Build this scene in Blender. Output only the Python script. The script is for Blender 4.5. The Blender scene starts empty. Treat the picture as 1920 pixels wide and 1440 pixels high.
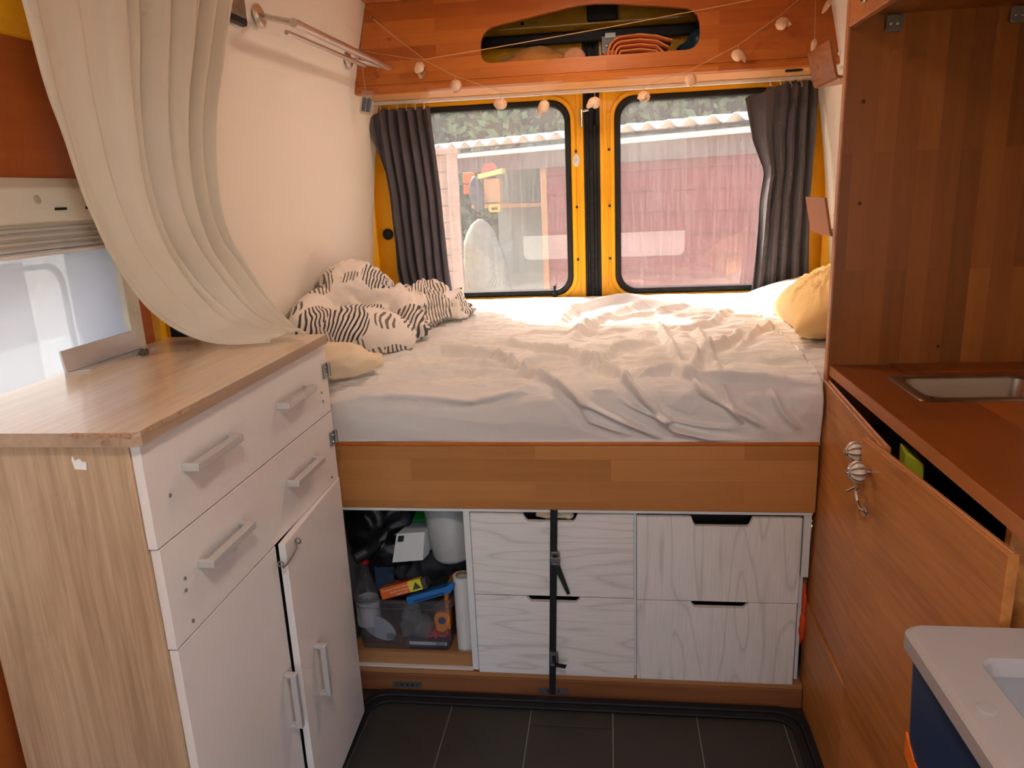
import bpy, bmesh, math, random
import numpy as np
from mathutils import Matrix, Vector, noise as mnoise
random.seed(7)
S = bpy.context.scene
COL = S.collection
PI = math.pi

# ------------------------------------------------------------------ camera
f_px = 1395.49
Rw = ((0.99137886, 0.12372084, -0.0431405), (-0.01034482, -0.25431505, -0.9670661), (-0.1306175, 0.95917517, -0.2508427))
cam = bpy.data.objects.new('camera', bpy.data.cameras.new('camera'))
COL.objects.link(cam)
M = Matrix.Identity(4)
for r in range(3):
    M[r][0] = Rw[0][r]; M[r][1] = -Rw[1][r]; M[r][2] = -Rw[2][r]
M.translation = (0, 0, 1.45)
cam.matrix_world = M
cam.data.sensor_width = 36.0
cam.data.lens = f_px / 1920 * 36.0
cam.data.clip_start = 0.02
S.camera = cam

# ------------------------------------------------------------------ sky, sun, exposure
S.view_settings.view_transform = 'Standard'
S.view_settings.look = 'None'
S.view_settings.gamma = 1.0
S.view_settings.use_curve_mapping = False
S.view_settings.exposure = 2.3
W_ = bpy.data.worlds.new('sky'); S.world = W_; W_.use_nodes = True
nt = W_.node_tree
sky = nt.nodes.new('ShaderNodeTexSky'); sky.sky_type = 'NISHITA'
sky.sun_disc = False
sky.sun_elevation = math.radians(44); sky.sun_rotation = math.radians(-40)
sky.air_density = 1.0; sky.dust_density = 5.0; sky.ozone_density = 0.2
bgn = nt.nodes['Background']; bgn.inputs['Strength'].default_value = 0.215
hz = nt.nodes.new('ShaderNodeMix'); hz.data_type = 'RGBA'; hz.blend_type = 'MULTIPLY'; hz.inputs[0].default_value = 1.0
hz.inputs[7].default_value = (1.0, 0.985, 0.95, 1.0)      # hazy, slightly warm sky all round
nt.links.new(sky.outputs[0], hz.inputs[6]); nt.links.new(hz.outputs[2], bgn.inputs['Color'])
sd = Vector((0.46, -0.55, -0.695)).normalized()
sun = bpy.data.objects.new('sun', bpy.data.lights.new('sun', 'SUN'))
sun.data.energy = 2.1; sun.data.angle = math.radians(1.0); sun.data.color = (1.0, 0.93, 0.80)
sun.rotation_euler = sd.to_track_quat('-Z', 'Y').to_euler(); sun.location = (-5, 8, 8)
COL.objects.link(sun)

def portal(loc, tgt, sx, sy):
    l = bpy.data.lights.new('daylight_portal', 'AREA'); l.shape = 'RECTANGLE'; l.size = sx; l.size_y = sy
    l.cycles.is_portal = True
    o = bpy.data.objects.new('daylight_portal', l); o.location = loc
    o.rotation_euler = (Vector(tgt) - Vector(loc)).to_track_quat('-Z', 'Y').to_euler()
    COL.objects.link(o)
portal((-0.07, 3.34, 1.4), (-0.07, 0, 1.4), 1.7, 0.95)
portal((-1.24, 1.1, 1.15), (1, 1.1, 1.15), 1.1, 0.7)
portal((1.12, -0.675, 1.1), (-1, -0.675, 1.1), 1.05, 2.0)
portal((-0.07, -2.40, 1.33), (-0.07, 0, 1.33), 1.9, 1.4)
S.cycles.use_denoising = True
S.cycles.max_bounces = 7; S.cycles.diffuse_bounces = 4; S.cycles.glossy_bounces = 3; S.cycles.transmission_bounces = 4; S.cycles.transparent_max_bounces = 12
S.cycles.use_adaptive_sampling = True; S.cycles.adaptive_threshold = 0.04; S.cycles.adaptive_min_samples = 12
S.cycles.sample_clamp_indirect = 6.0
S.cycles.caustics_reflective = False; S.cycles.caustics_refractive = False

# ------------------------------------------------------------------ materials
def C(r, g, b):
    f = lambda c: (c / 255 / 12.92) if c <= 10.3 else ((c / 255 + 0.055) / 1.055) ** 2.4
    return (f(r), f(g), f(b), 1.0)
MATS = {}
def mat(name, col, rough=0.6, metal=0.0, spec=0.4, noise=0.0, nscale=20, bump=0.0, bscale=80, coat=0.0, stretch=None, alpha=1.0, sub=0.0):
    if name in MATS: return MATS[name]
    m = bpy.data.materials.new(name); m.use_nodes = True
    n = m.node_tree.nodes; L = m.node_tree.links
    b = n['Principled BSDF']
    b.inputs['Base Color'].default_value = col; b.inputs['Roughness'].default_value = rough
    b.inputs['Metallic'].default_value = metal; b.inputs['Specular IOR Level'].default_value = spec
    b.inputs['Coat Weight'].default_value = coat; b.inputs['Coat Roughness'].default_value = 0.12
    b.inputs['Alpha'].default_value = alpha
    tc = n.new('ShaderNodeTexCoord'); mp = n.new('ShaderNodeMapping')
    L.new(tc.outputs['Object'], mp.inputs['Vector'])
    if stretch: mp.inputs['Scale'].default_value = stretch
    if noise > 0:
        t = n.new('ShaderNodeTexNoise'); t.inputs['Scale'].default_value = nscale; t.inputs['Detail'].default_value = 4
        L.new(mp.outputs[0], t.inputs['Vector'])
        mx = n.new('ShaderNodeMix'); mx.data_type = 'RGBA'
        lo = [max(0, c * (1 - noise)) for c in col[:3]] + [1]; hi = [min(1, c * (1 + noise)) for c in col[:3]] + [1]
        mx.inputs[6].default_value = lo; mx.inputs[7].default_value = hi
        L.new(t.outputs['Fac'], mx.inputs[0]); L.new(mx.outputs[2], b.inputs['Base Color'])
    if bump > 0:
        t = n.new('ShaderNodeTexNoise'); t.inputs['Scale'].default_value = bscale; t.inputs['Detail'].default_value = 5
        L.new(mp.outputs[0], t.inputs['Vector'])
        bp = n.new('ShaderNodeBump'); bp.inputs['Strength'].default_value = bump; bp.inputs['Distance'].default_value = 0.004
        L.new(t.outputs['Fac'], bp.inputs['Height']); L.new(bp.outputs[0], b.inputs['Normal'])
    MATS[name] = m
    return m

def wood(name, light, dark, along, across, stave=None, rough=0.35, coat=0.15, grain=1.0, amount=0.35, bump=0.08, fig=0.0):
    """along / across: world axes (0,1,2) of grain and of stave rows; stave=(length, width)"""
    if name in MATS: return MATS[name]
    m = bpy.data.materials.new(name); m.use_nodes = True
    n = m.node_tree.nodes; L = m.node_tree.links; b = n['Principled BSDF']
    b.inputs['Roughness'].default_value = rough; b.inputs['Coat Weight'].default_value = coat
    b.inputs['Coat Roughness'].default_value = 0.25; b.inputs['Specular IOR Level'].default_value = 0.3
    tc = n.new('ShaderNodeTexCoord'); sp = n.new('ShaderNodeSeparateXYZ'); L.new(tc.outputs['Object'], sp.inputs[0])
    other = [a for a in (0, 1, 2) if a not in (along, across)][0]
    cb = n.new('ShaderNodeCombineXYZ')
    L.new(sp.outputs[along], cb.inputs[0]); L.new(sp.outputs[across], cb.inputs[1]); L.new(sp.outputs[other], cb.inputs[2])
    base = None
    mx = n.new('ShaderNodeMix'); mx.data_type = 'RGBA'
    mx.inputs[6].default_value = light; mx.inputs[7].default_value = dark
    off = None
    if stave:
        br = n.new('ShaderNodeTexBrick')
        br.inputs['Color1'].default_value = (0, 0, 0, 1); br.inputs['Color2'].default_value = (1, 1, 1, 1)
        br.inputs['Mortar'].default_value = (0.75, 0.75, 0.75, 1)
        br.inputs['Scale'].default_value = 1.0; br.inputs['Mortar Size'].default_value = 0.0006; br.inputs['Mortar Smooth'].default_value = 0.3
        br.inputs['Bias'].default_value = -0.1
        br.inputs['Brick Width'].default_value = stave[0]; br.inputs['Row Height'].default_value = stave[1]
        br.offset = 0.37; br.squash = 1.0
        L.new(cb.outputs[0], br.inputs['Vector'])
        base = br.outputs['Color']
        # shift the grain from stave to stave
        sh = n.new('ShaderNodeVectorMath'); sh.operation = 'SCALE'; sh.inputs['Scale'].default_value = 7.3
        L.new(br.outputs['Color'], sh.inputs[0])
        ad = n.new('ShaderNodeVectorMath'); ad.operation = 'ADD'
        L.new(cb.outputs[0], ad.inputs[0]); L.new(sh.outputs[0], ad.inputs[1]); off = ad.outputs[0]
    src = off if off else cb.outputs[0]
    mp = n.new('ShaderNodeMapping'); mp.inputs['Scale'].default_value = (2.2 * grain, 45 * grain, 45 * grain)
    L.new(src, mp.inputs['Vector'])
    t1 = n.new('ShaderNodeTexNoise'); t1.inputs['Scale'].default_value = 1.0; t1.inputs['Detail'].default_value = 6; t1.inputs['Roughness'].default_value = 0.65; t1.inputs['Distortion'].default_value = 0.6
    L.new(mp.outputs[0], t1.inputs['Vector'])
    mp2 = n.new('ShaderNodeMapping'); mp2.inputs['Scale'].default_value = (1.3, 7, 7)
    L.new(src, mp2.inputs['Vector'])
    t2 = n.new('ShaderNodeTexNoise'); t2.inputs['Scale'].default_value = 1.0; t2.inputs['Detail'].default_value = 3
    L.new(mp2.outputs[0], t2.inputs['Vector'])
    def math_(op, a, bb, clamp=False):
        q = n.new('ShaderNodeMath'); q.operation = op; q.use_clamp = clamp
        for i, s in enumerate((a, bb)):
            if isinstance(s, (int, float)): q.inputs[i].default_value = s
            else: L.new(s, q.inputs[i])
        return q.outputs[0]
    g = math_('ADD', math_('MULTIPLY', math_('SUBTRACT', t1.outputs['Fac'], 0.5), 1.5 * amount), math_('MULTIPLY', math_('SUBTRACT', t2.outputs['Fac'], 0.5), 1.2 * amount))
    if fig > 0:   # cathedral rings
        mp3 = n.new('ShaderNodeMapping'); mp3.inputs['Scale'].default_value = (1.0, 6.0, 6.0)
        L.new(src, mp3.inputs['Vector'])
        wv = n.new('ShaderNodeTexWave'); wv.wave_type = 'RINGS'; wv.inputs['Scale'].default_value = 3.0; wv.inputs['Distortion'].default_value = 7.0
        wv.inputs['Detail'].default_value = 3; wv.inputs['Detail Scale'].default_value = 1.2
        L.new(mp3.outputs[0], wv.inputs['Vector'])
        pw = math_('POWER', wv.outputs['Fac'], 5.0)
        g = math_('ADD', g, math_('MULTIPLY', pw, fig))
    if base is not None:
        s = math_('MULTIPLY', base, 0.65)
        fac = math_('ADD', math_('ADD', s, 0.1), g, True)
    else:
        fac = math_('ADD', 0.4, g, True)
    L.new(fac, mx.inputs[0]); L.new(mx.outputs[2], b.inputs['Base Color'])
    if bump > 0:
        bp = n.new('ShaderNodeBump'); bp.inputs['Strength'].default_value = bump; bp.inputs['Distance'].default_value = 0.002
        L.new(t1.outputs['Fac'], bp.inputs['Height']); L.new(bp.outputs[0], b.inputs['Normal'])
    MATS[name] = m
    return m

def glass_mat(name, tint, dirt=0.1, dcol=(0.8, 0.8, 0.8, 1), ior=1.5, streak=False, rough=0.0):
    m = bpy.data.materials.new(name); m.use_nodes = True
    n = m.node_tree.nodes; L = m.node_tree.links; n.clear()
    out = n.new('ShaderNodeOutputMaterial'); tr = n.new('ShaderNodeBsdfTransparent'); tr.inputs[0].default_value = tint
    gl = n.new('ShaderNodeBsdfGlossy'); gl.inputs['Roughness'].default_value = rough
    lw = n.new('ShaderNodeLayerWeight'); f0 = ((ior - 1) / (ior + 1)) ** 2      # Schlick reflectance of a thin pane, same on both faces
    p5 = n.new('ShaderNodeMath'); p5.operation = 'POWER'; p5.inputs[1].default_value = 5.0; L.new(lw.outputs['Facing'], p5.inputs[0])
    fr = n.new('ShaderNodeMath'); fr.operation = 'MULTIPLY_ADD'; fr.inputs[1].default_value = 1 - f0; fr.inputs[2].default_value = f0; L.new(p5.outputs[0], fr.inputs[0])
    m1 = n.new('ShaderNodeMixShader'); L.new(fr.outputs[0], m1.inputs[0]); L.new(tr.outputs[0], m1.inputs[1]); L.new(gl.outputs[0], m1.inputs[2])
    df = n.new('ShaderNodeBsdfDiffuse'); df.inputs[0].default_value = dcol
    tl = n.new('ShaderNodeBsdfTranslucent'); tl.inputs[0].default_value = dcol
    m2 = n.new('ShaderNodeMixShader'); m2.inputs[0].default_value = 0.6; L.new(df.outputs[0], m2.inputs[1]); L.new(tl.outputs[0], m2.inputs[2])
    m3 = n.new('ShaderNodeMixShader'); m3.inputs[0].default_value = dirt
    L.new(m1.outputs[0], m3.inputs[1]); L.new(m2.outputs[0], m3.inputs[2]); L.new(m3.outputs[0], out.inputs[0])
    if streak:
        tc = n.new('ShaderNodeTexCoord'); mp = n.new('ShaderNodeMapping'); mp.inputs['Scale'].default_value = (110, 1, 6.0)
        L.new(tc.outputs['Object'], mp.inputs[0])
        t = n.new('ShaderNodeTexNoise'); t.inputs['Scale'].default_value = 1.0; t.inputs['Detail'].default_value = 5; L.new(mp.outputs[0], t.inputs['Vector'])
        t2 = n.new('ShaderNodeTexVoronoi'); t2.inputs['Scale'].default_value = 70; L.new(tc.outputs['Object'], t2.inputs['Vector'])
        r2 = n.new('ShaderNodeMapRange'); r2.inputs[1].default_value = 0.16; r2.inputs[2].default_value = 0.05; r2.inputs[3].default_value = 0; r2.inputs[4].default_value = 0.28
        L.new(t2.outputs['Distance'], r2.inputs[0])
        t3 = n.new('ShaderNodeTexNoise'); t3.inputs['Scale'].default_value = 9; L.new(tc.outputs['Object'], t3.inputs['Vector'])
        r3 = n.new('ShaderNodeMapRange'); r3.inputs[1].default_value = 0.5; r3.inputs[2].default_value = 0.62; L.new(t3.outputs['Fac'], r3.inputs[0])
        ml = n.new('ShaderNodeMath'); ml.operation = 'MULTIPLY'; L.new(r2.outputs[0], ml.inputs[0]); L.new(r3.outputs[0], ml.inputs[1])
        r = n.new('ShaderNodeMapRange'); r.inputs[1].default_value = 0.4; r.inputs[2].default_value = 0.75; r.inputs[3].default_value = dirt * 0.9; r.inputs[4].default_value = dirt * 1.5
        L.new(t.outputs['Fac'], r.inputs[0])
        a = n.new('ShaderNodeMath'); a.operation = 'ADD'; L.new(r.outputs[0], a.inputs[0]); L.new(ml.outputs[0], a.inputs[1])
        L.new(a.outputs[0], m3.inputs[0])
    MATS[name] = m
    return m

def cloth(name, col, trans=0.0, noise=0.06, weave=0.12, rough=0.9, sheen=0.2):
    m = mat(name, col, rough=rough, spec=0.1, noise=noise, nscale=14, bump=weave, bscale=420)
    b = m.node_tree.nodes['Principled BSDF']; b.inputs['Sheen Weight'].default_value = sheen
    if trans > 0:
        n = m.node_tree.nodes; L = m.node_tree.links
        tl = n.new('ShaderNodeBsdfTranslucent'); tl.inputs[0].default_value = col
        mx = n.new('ShaderNodeMixShader'); mx.inputs[0].default_value = trans
        out = [q for q in n if q.type == 'OUTPUT_MATERIAL'][0]
        L.new(b.outputs[0], mx.inputs[1]); L.new(tl.outputs[0], mx.inputs[2]); L.new(mx.outputs[0], out.inputs[0])
    return m

# ------------------------------------------------------------------ mesh helpers
class MB:
    def __init__(s): s.v = []; s.f = []
    def add(s, verts, faces):
        o = len(s.v); s.v += [tuple(p) for p in verts]; s.f += [tuple(i + o for i in q) for q in faces]; return s
    def box(s, x0, x1, y0, y1, z0, z1):
        v = [(x, y, z) for z in (z0, z1) for y in (y0, y1) for x in (x0, x1)]
        return s.add(v, [(0, 2, 3, 1), (4, 5, 7, 6), (0, 1, 5, 4), (2, 6, 7, 3), (0, 4, 6, 2), (1, 3, 7, 5)])
    def hexa(s, b, t):          # 4 bottom, 4 top points (ccw seen from above)
        return s.add(list(b) + list(t), [(3, 2, 1, 0), (4, 5, 6, 7), (0, 1, 5, 4), (1, 2, 6, 5), (2, 3, 7, 6), (3, 0, 4, 7)])
    def prism(s, pts, plane, a, b):     # polygon in a plane ('xz','xy','yz') extruded a..b along the third axis
        n = len(pts)
        def mk(p, d): return {'xz': (p[0], d, p[1]), 'xy': (p[0], p[1], d), 'yz': (d, p[0], p[1])}[plane]
        v = [mk(p, a) for p in pts] + [mk(p, b) for p in pts]
        fs = [tuple(range(n))[::-1], tuple(range(n, 2 * n))] + [(i, (i + 1) % n, (i + 1) % n + n, i + n) for i in range(n)]
        return s.add(v, fs)
    def ring(s, outer, inner, plane, a, b):
        n = len(outer)
        def mk(p, d): return {'xz': (p[0], d, p[1]), 'xy': (p[0], p[1], d), 'yz': (d, p[0], p[1])}[plane]
        v = [mk(p, a) for p in outer] + [mk(p, a) for p in inner] + [mk(p, b) for p in outer] + [mk(p, b) for p in inner]
        fs = []
        for i in range(n):
            j = (i + 1) % n
            fs += [(i, i + n, j + n, j), (i + 2 * n, j + 2 * n, j + 3 * n, i + 3 * n), (i, j, j + 2 * n, i + 2 * n), (i + n, i + 3 * n, j + 3 * n, j + n)]
        return s.add(v, fs)
    def tube(s, pts, r, seg=8, cap=True):
        P = [Vector(p) for p in pts]; n = len(P); rs = r if isinstance(r, (list, tuple)) else [r] * n
        up = None; rings = []
        for i in range(n):
            d = (P[min(i + 1, n - 1)] - P[max(i - 1, 0)]).normalized()
            if up is None:
                up = Vector((0, 0, 1)) if abs(d.z) < 0.9 else Vector((1, 0, 0))
            u = (up - d * up.dot(d)).normalized(); w = d.cross(u); up = u
            rings.append([P[i] + (u * math.cos(2 * PI * k / seg) + w * math.sin(2 * PI * k / seg)) * rs[i] for k in range(seg)])
        v = [p for rg in rings for p in rg]; fs = []
        for i in range(n - 1):
            for k in range(seg):
                a = i * seg + k; b = i * seg + (k + 1) % seg
                fs.append((a, b, b + seg, a + seg))
        if cap: fs += [tuple(range(seg))[::-1], tuple(range((n - 1) * seg, n * seg))]
        return s.add(v, fs)
    def lathe(s, prof, seg=24, loc=(0, 0, 0), axis=None, capends=True):  # prof: (radius, height)
        Q = Vector(axis).normalized().to_track_quat('Z', 'Y') if axis else None
        v = []
        for r, h in prof:
            for k in range(seg):
                p = Vector((r * math.cos(2 * PI * k / seg), r * math.sin(2 * PI * k / seg), h))
                if Q: p = Q @ p
                v.append(p + Vector(loc))
        fs = []
        m = len(prof)
        for i in range(m - 1):
            for k in range(seg):
                a = i * seg + k; b = i * seg + (k + 1) % seg
                fs.append((a, b, b + seg, a + seg))
        if capends: fs += [tuple(range(seg))[::-1], tuple(range((m - 1) * seg, m * seg))]
        return s.add(v, fs)
    def grid(s, G, thick=0):      # G: array (m,n,3)
        m, n = G.shape[:2]
        v = [tuple(p) for p in G.reshape(-1, 3)]
        fs = [(i * n + j, i * n + j + 1, (i + 1) * n + j + 1, (i + 1) * n + j) for i in range(m - 1) for j in range(n - 1)]
        return s.add(v, fs)
    def mesh(s, name, smooth=False):
        me = bpy.data.meshes.new(name); me.from_pydata(s.v, [], s.f)
        if smooth:
            me.polygons.foreach_set('use_smooth', [True] * len(me.polygons))
        me.update(); return me

def rrect(x0, x1, y0, y1, r, n=6):
    pts = []
    for cx, cy, a in ((x1 - r, y1 - r, 0), (x0 + r, y1 - r, 90), (x0 + r, y0 + r, 180), (x1 - r, y0 + r, 270)):
        for k in range(n):
            t = math.radians(a + 90 * k / (n - 1)); pts.append((cx + r * math.cos(t), cy + r * math.sin(t)))
    return pts
WM = {}
def empty(name, label, cat, loc, rotz=0, group=None, kind=None):
    o = bpy.data.objects.new(name, None); COL.objects.link(o); o.empty_display_size = 0.05
    o.location = loc; o.rotation_euler = (0, 0, rotz)
    WM[o] = Matrix.Translation(loc) @ Matrix.Rotation(rotz, 4, 'Z')
    return tag(o, label, cat, group, kind)
def tag(o, label, cat=None, group=None, kind=None):
    if label: o['label'] = label
    if cat: o['category'] = cat
    if group: o['group'] = group
    if kind: o['kind'] = kind
    return o
def obj(name, mb, m, parent=None, world=True, smooth=False, bevel=0, loc=None, rot=None, auto=False, sub=0, solid=0, bseg=2, label=None):
    me = mb.mesh(name, smooth) if isinstance(mb, MB) else mb
    o = bpy.data.objects.new(name, me); COL.objects.link(o)
    if m is not None and not me.materials: me.materials.append(m)
    if parent:
        o.parent = parent
        if world and parent in WM: o.matrix_parent_inverse = WM[parent].inverted()
    if loc: o.location = loc
    if rot: o.rotation_euler = rot
    if solid:
        q = o.modifiers.new('thickness', 'SOLIDIFY'); q.thickness = solid; q.offset = 0
    if bevel:
        q = o.modifiers.new('bevel', 'BEVEL'); q.width = bevel; q.segments = bseg; q.limit_method = 'ANGLE'; q.angle_limit = math.radians(40)
    if sub:
        q = o.modifiers.new('subsurf', 'SUBSURF'); q.levels = sub; q.render_levels = sub
    if label: o['label'] = label
    return o
def struct(o, label=None, cat=None):
    o['kind'] = 'structure'
    return tag(o, label, cat)
def B(*a): return MB().box(*a)

# value noise on numpy arrays
def vnoise(x, y, seed=0):
    xi = np.floor(x).astype(np.int64); yi = np.floor(y).astype(np.int64); xf = x - xi; yf = y - yi
    def h(a, b):
        q = (a * 374761393 + b * 668265263 + seed * 1442695041) & 0xffffffff
        q = ((q ^ (q >> 13)) * 1274126177) & 0xffffffff
        return ((q ^ (q >> 16)) & 0xffff) / 65535.0
    u = xf * xf * (3 - 2 * xf); v = yf * yf * (3 - 2 * yf)
    return (h(xi, yi) * (1 - u) + h(xi + 1, yi) * u) * (1 - v) + (h(xi, yi + 1) * (1 - u) + h(xi + 1, yi + 1) * u) * v
def fbm(x, y, o=4, seed=0):
    a = 0.5; r = 0
    for k in range(o): r = r + a * vnoise(x * 2 ** k, y * 2 ** k, seed + k); a *= 0.5
    return r
def ridge(x, y, o=3, seed=0):
    a = 0.5; r = 0
    for k in range(o): r = r + a * (1 - np.abs(2 * vnoise(x * 2 ** k, y * 2 ** k, seed + k) - 1)) ** 2; a *= 0.5
    return r
def lerp(a, b, t): return a + (b - a) * t
def smooth01(x): x = np.clip(x, 0, 1); return x * x * (3 - 2 * x)

# ------------------------------------------------------------------ palette
BEECH_L, BEECH_D = C(212, 138, 76), C(164, 88, 40)
m_over = wood('beech_overhead', C(206, 122, 50), C(158, 76, 22), 0, 2, (0.62, 0.045))
m_board = wood('beech_board', C(206, 144, 84), C(154, 98, 48), 0, 2, (0.55, 0.062))
m_tall = wood('beech_partition', C(164, 98, 38), C(104, 54, 16), 2, 0, (0.75, 0.048))
m_under = wood('beech_underside_bounce', C(236, 174, 108), C(206, 136, 76), 0, 1, None)  # paler than the panel beech: bounce light from the bed painted in
m_counter = wood('stained_worktop', C(156, 82, 30), C(98, 46, 12), 1, 0, (0.9, 0.25), rough=0.35, coat=0.12)
m_ply = wood('stained_plywood_doors', C(210, 140, 74), C(154, 92, 40), 1, 2, None, rough=0.45, coat=0.06, amount=0.9, fig=0.12)
m_plyedge = wood('ply_edge', C(206, 140, 96), C(150, 90, 56), 1, 2, None, amount=0.6)
m_plinth = wood('rough_plinth_pine', C(160, 104, 62), C(92, 54, 30), 0, 2, None, amount=0.8, rough=0.6, coat=0)
m_shelfw = wood('shelf_pine', C(190, 140, 92), C(150, 102, 62), 0, 2, None, rough=0.6, coat=0)
m_lwood = wood('reddish_wall_panel', C(192, 104, 48), C(148, 70, 28), 1, 2, None, amount=0.4)
m_ceil = wood('ceiling_plank', C(214, 138, 76), C(180, 104, 52), 0, 1, None)
m_oak = wood('sonoma_oak_side', C(206, 176, 142), C(146, 112, 80), 2, 0, None, rough=0.55, coat=0, grain=1.6, amount=0.9, fig=0.06, bump=0.25)
m_oaktop = wood('sonoma_oak_top', C(240, 216, 184), C(200, 168, 134), 1, 0, None, rough=0.22, coat=0.5, grain=1.4, amount=0.6, fig=0.05, bump=0.02)
m_oakedge = wood('sonoma_oak_edge', C(190, 160, 134), C(136, 108, 86), 1, 2, None, rough=0.5, coat=0, amount=0.7)
m_white = mat('white_melamine', C(226, 218, 212), 0.35, noise=0.02)
m_whiteedge = mat('white_edge', C(228, 232, 230), 0.5, noise=0.03)
def ashwood(name, al, ac):
    m = bpy.data.materials.new(name); m.use_nodes = True
    n = m.node_tree.nodes; L = m.node_tree.links; b = n['Principled BSDF']; b.inputs['Roughness'].default_value = 0.5; b.inputs['Specular IOR Level'].default_value = 0.25
    tc = n.new('ShaderNodeTexCoord'); sp = n.new('ShaderNodeSeparateXYZ'); L.new(tc.outputs['Object'], sp.inputs[0]); cb = n.new('ShaderNodeCombineXYZ')
    L.new(sp.outputs[al], cb.inputs[0]); L.new(sp.outputs[ac], cb.inputs[1])
    mp = n.new('ShaderNodeMapping'); mp.inputs['Scale'].default_value = (1.1, 8, 1); L.new(cb.outputs[0], mp.inputs[0])
    t = n.new('ShaderNodeTexNoise'); t.inputs['Scale'].default_value = 1.0; t.inputs['Detail'].default_value = 1.5; L.new(mp.outputs[0], t.inputs['Vector'])
    def q(op, a, c):
        k = n.new('ShaderNodeMath'); k.operation = op
        for i, v in enumerate((a, c)):
            if isinstance(v, (int, float)): k.inputs[i].default_value = v
            else: L.new(v, k.inputs[i])
        return k.outputs[0]
    # growth-ring contour lines of a stretched noise field
    ring = q('PINGPONG', q('MULTIPLY', t.outputs['Fac'], 22.0), 1.0)
    ln = q('POWER', ring, 7.0)
    mp2 = n.new('ShaderNodeMapping'); mp2.inputs['Scale'].default_value = (9, 260, 1); L.new(cb.outputs[0], mp2.inputs[0])
    t2 = n.new('ShaderNodeTexNoise'); t2.inputs['Scale'].default_value = 1.0; t2.inputs['Detail'].default_value = 3; L.new(mp2.outputs[0], t2.inputs['Vector'])
    f = q('ADD', q('MULTIPLY', ln, 0.38), q('MULTIPLY', q('SUBTRACT', t2.outputs['Fac'], 0.4), 0.7))
    mx = n.new('ShaderNodeMix'); mx.data_type = 'RGBA'; mx.inputs[6].default_value = C(238, 239, 234); mx.inputs[7].default_value = C(176, 176, 170); mx.clamp_factor = True
    L.new(f, mx.inputs[0]); L.new(mx.outputs[2], b.inputs['Base Color'])
    bp = n.new('ShaderNodeBump'); bp.inputs['Strength'].default_value = 0.15; bp.inputs['Distance'].default_value = 0.001; bp.invert = True; L.new(f, bp.inputs['Height']); L.new(bp.outputs[0], b.inputs['Normal'])
    MATS[name] = m
    return m
m_ashH = ashwood('white_ash_horizontal', 0, 2); m_ashV = ashwood('white_ash_vertical', 2, 0)
m_alu = mat('brushed_aluminium', C(190, 188, 184), 0.35, metal=0.9, noise=0.05)
m_alumatt = mat('satin_aluminium_handle', C(206, 202, 198), 0.4, metal=0.45, noise=0.03)
m_steel = mat('stainless_steel', C(168, 160, 148), 0.3, metal=1.0, noise=0.05, stretch=(4, 60, 60), nscale=4)
m_rail = mat('brushed_rail_steel', C(222, 214, 204), 0.38, metal=1.0, noise=0.04)
m_chrome = mat('chrome', C(214, 212, 208), 0.12, metal=1.0, noise=0.02)
m_zinc = mat('zinc_plate', C(150, 150, 148), 0.4, metal=0.9, noise=0.15)
m_yellow = mat('yellow_van_paint', C(255, 186, 0), 0.4, noise=0.03, nscale=3, coat=0.1)
m_black = mat('black_rubber', C(28, 28, 30), 0.55, noise=0.1)
m_blackp = mat('black_plastic', C(20, 20, 22), 0.35, noise=0.1)
m_dark = mat('dark_shade_backing', C(34, 33, 33), 0.8, noise=0.1)  # dark tone stands in for shade inside cavities, also plain backing
m_wall = mat('cream_wall_lining', C(238, 228, 214), 0.75, noise=0.02, nscale=2, bump=0.05, bscale=150)
m_plast = mat('cream_plastic_frame', C(226, 220, 204), 0.4, noise=0.02)
m_tile = mat('anthracite_vinyl_tile', C(58, 56, 51), 0.5, noise=0.15, nscale=6, bump=0.1, bscale=60)
m_grout = mat('tile_joint', C(170, 164, 154), 0.8, noise=0.1)
m_sheet = cloth('cream_cotton_sheet', C(230, 226, 221), noise=0.02)
m_voile = cloth('cream_curtain_cotton', C(246, 240, 226), trans=0.42, noise=0.03)
m_grey = cloth('taupe_curtain_fabric', C(100, 96, 102), trans=0.08, noise=0.06, rough=0.7)
m_mustard = cloth('mustard_cotton', C(246, 208, 140), noise=0.04)
m_beige = cloth('beige_blanket_cotton', C(236, 216, 182), noise=0.03)

# ------------------------------------------------------------------ floor
fl = struct(obj('floor', B(-1.25, 1.08, -2.3, 3.4, -0.06, -0.006), m_grout), 'dark grey vinyl tile floor of the van', 'floor')
for i in range(-3, 5):
    for j in range(-1, 9):
        x0 = -0.469 + 0.2335 * i; off = (0.0, -0.157, 0.105)[(i + 30) % 3]
        y1 = 1.925 - 0.61 * j + off
        y0 = y1 - 0.61
        y1 = min(y1, 1.93)
        if y1 - y0 < 0.02 or x0 < -1.2: continue
        obj('floor_tile', B(x0 + 0.0013, x0 + 0.2335 - 0.0013, y0 + 0.0013, y1 - 0.0013, -0.006, -0.0035), m_tile, fl)

tray = MB()
out = rrect(-0.735, 0.527, -0.6, 1.876, 0.075, 8); mid = rrect(-0.72, 0.505, -0.585, 1.852, 0.06, 8); inn = rrect(-0.70, 0.482, -0.56, 1.828, 0.05, 8)
tray.ring(out, mid, 'xy', 0.001, 0.013)
tray.ring(mid, inn, 'xy', 0.001, 0.008)
tag(obj('rubber_floor_edging', tray, m_black, bevel=0.004), 'black raised rubber edging around the dark floor tiles', 'floor edging')

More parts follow.
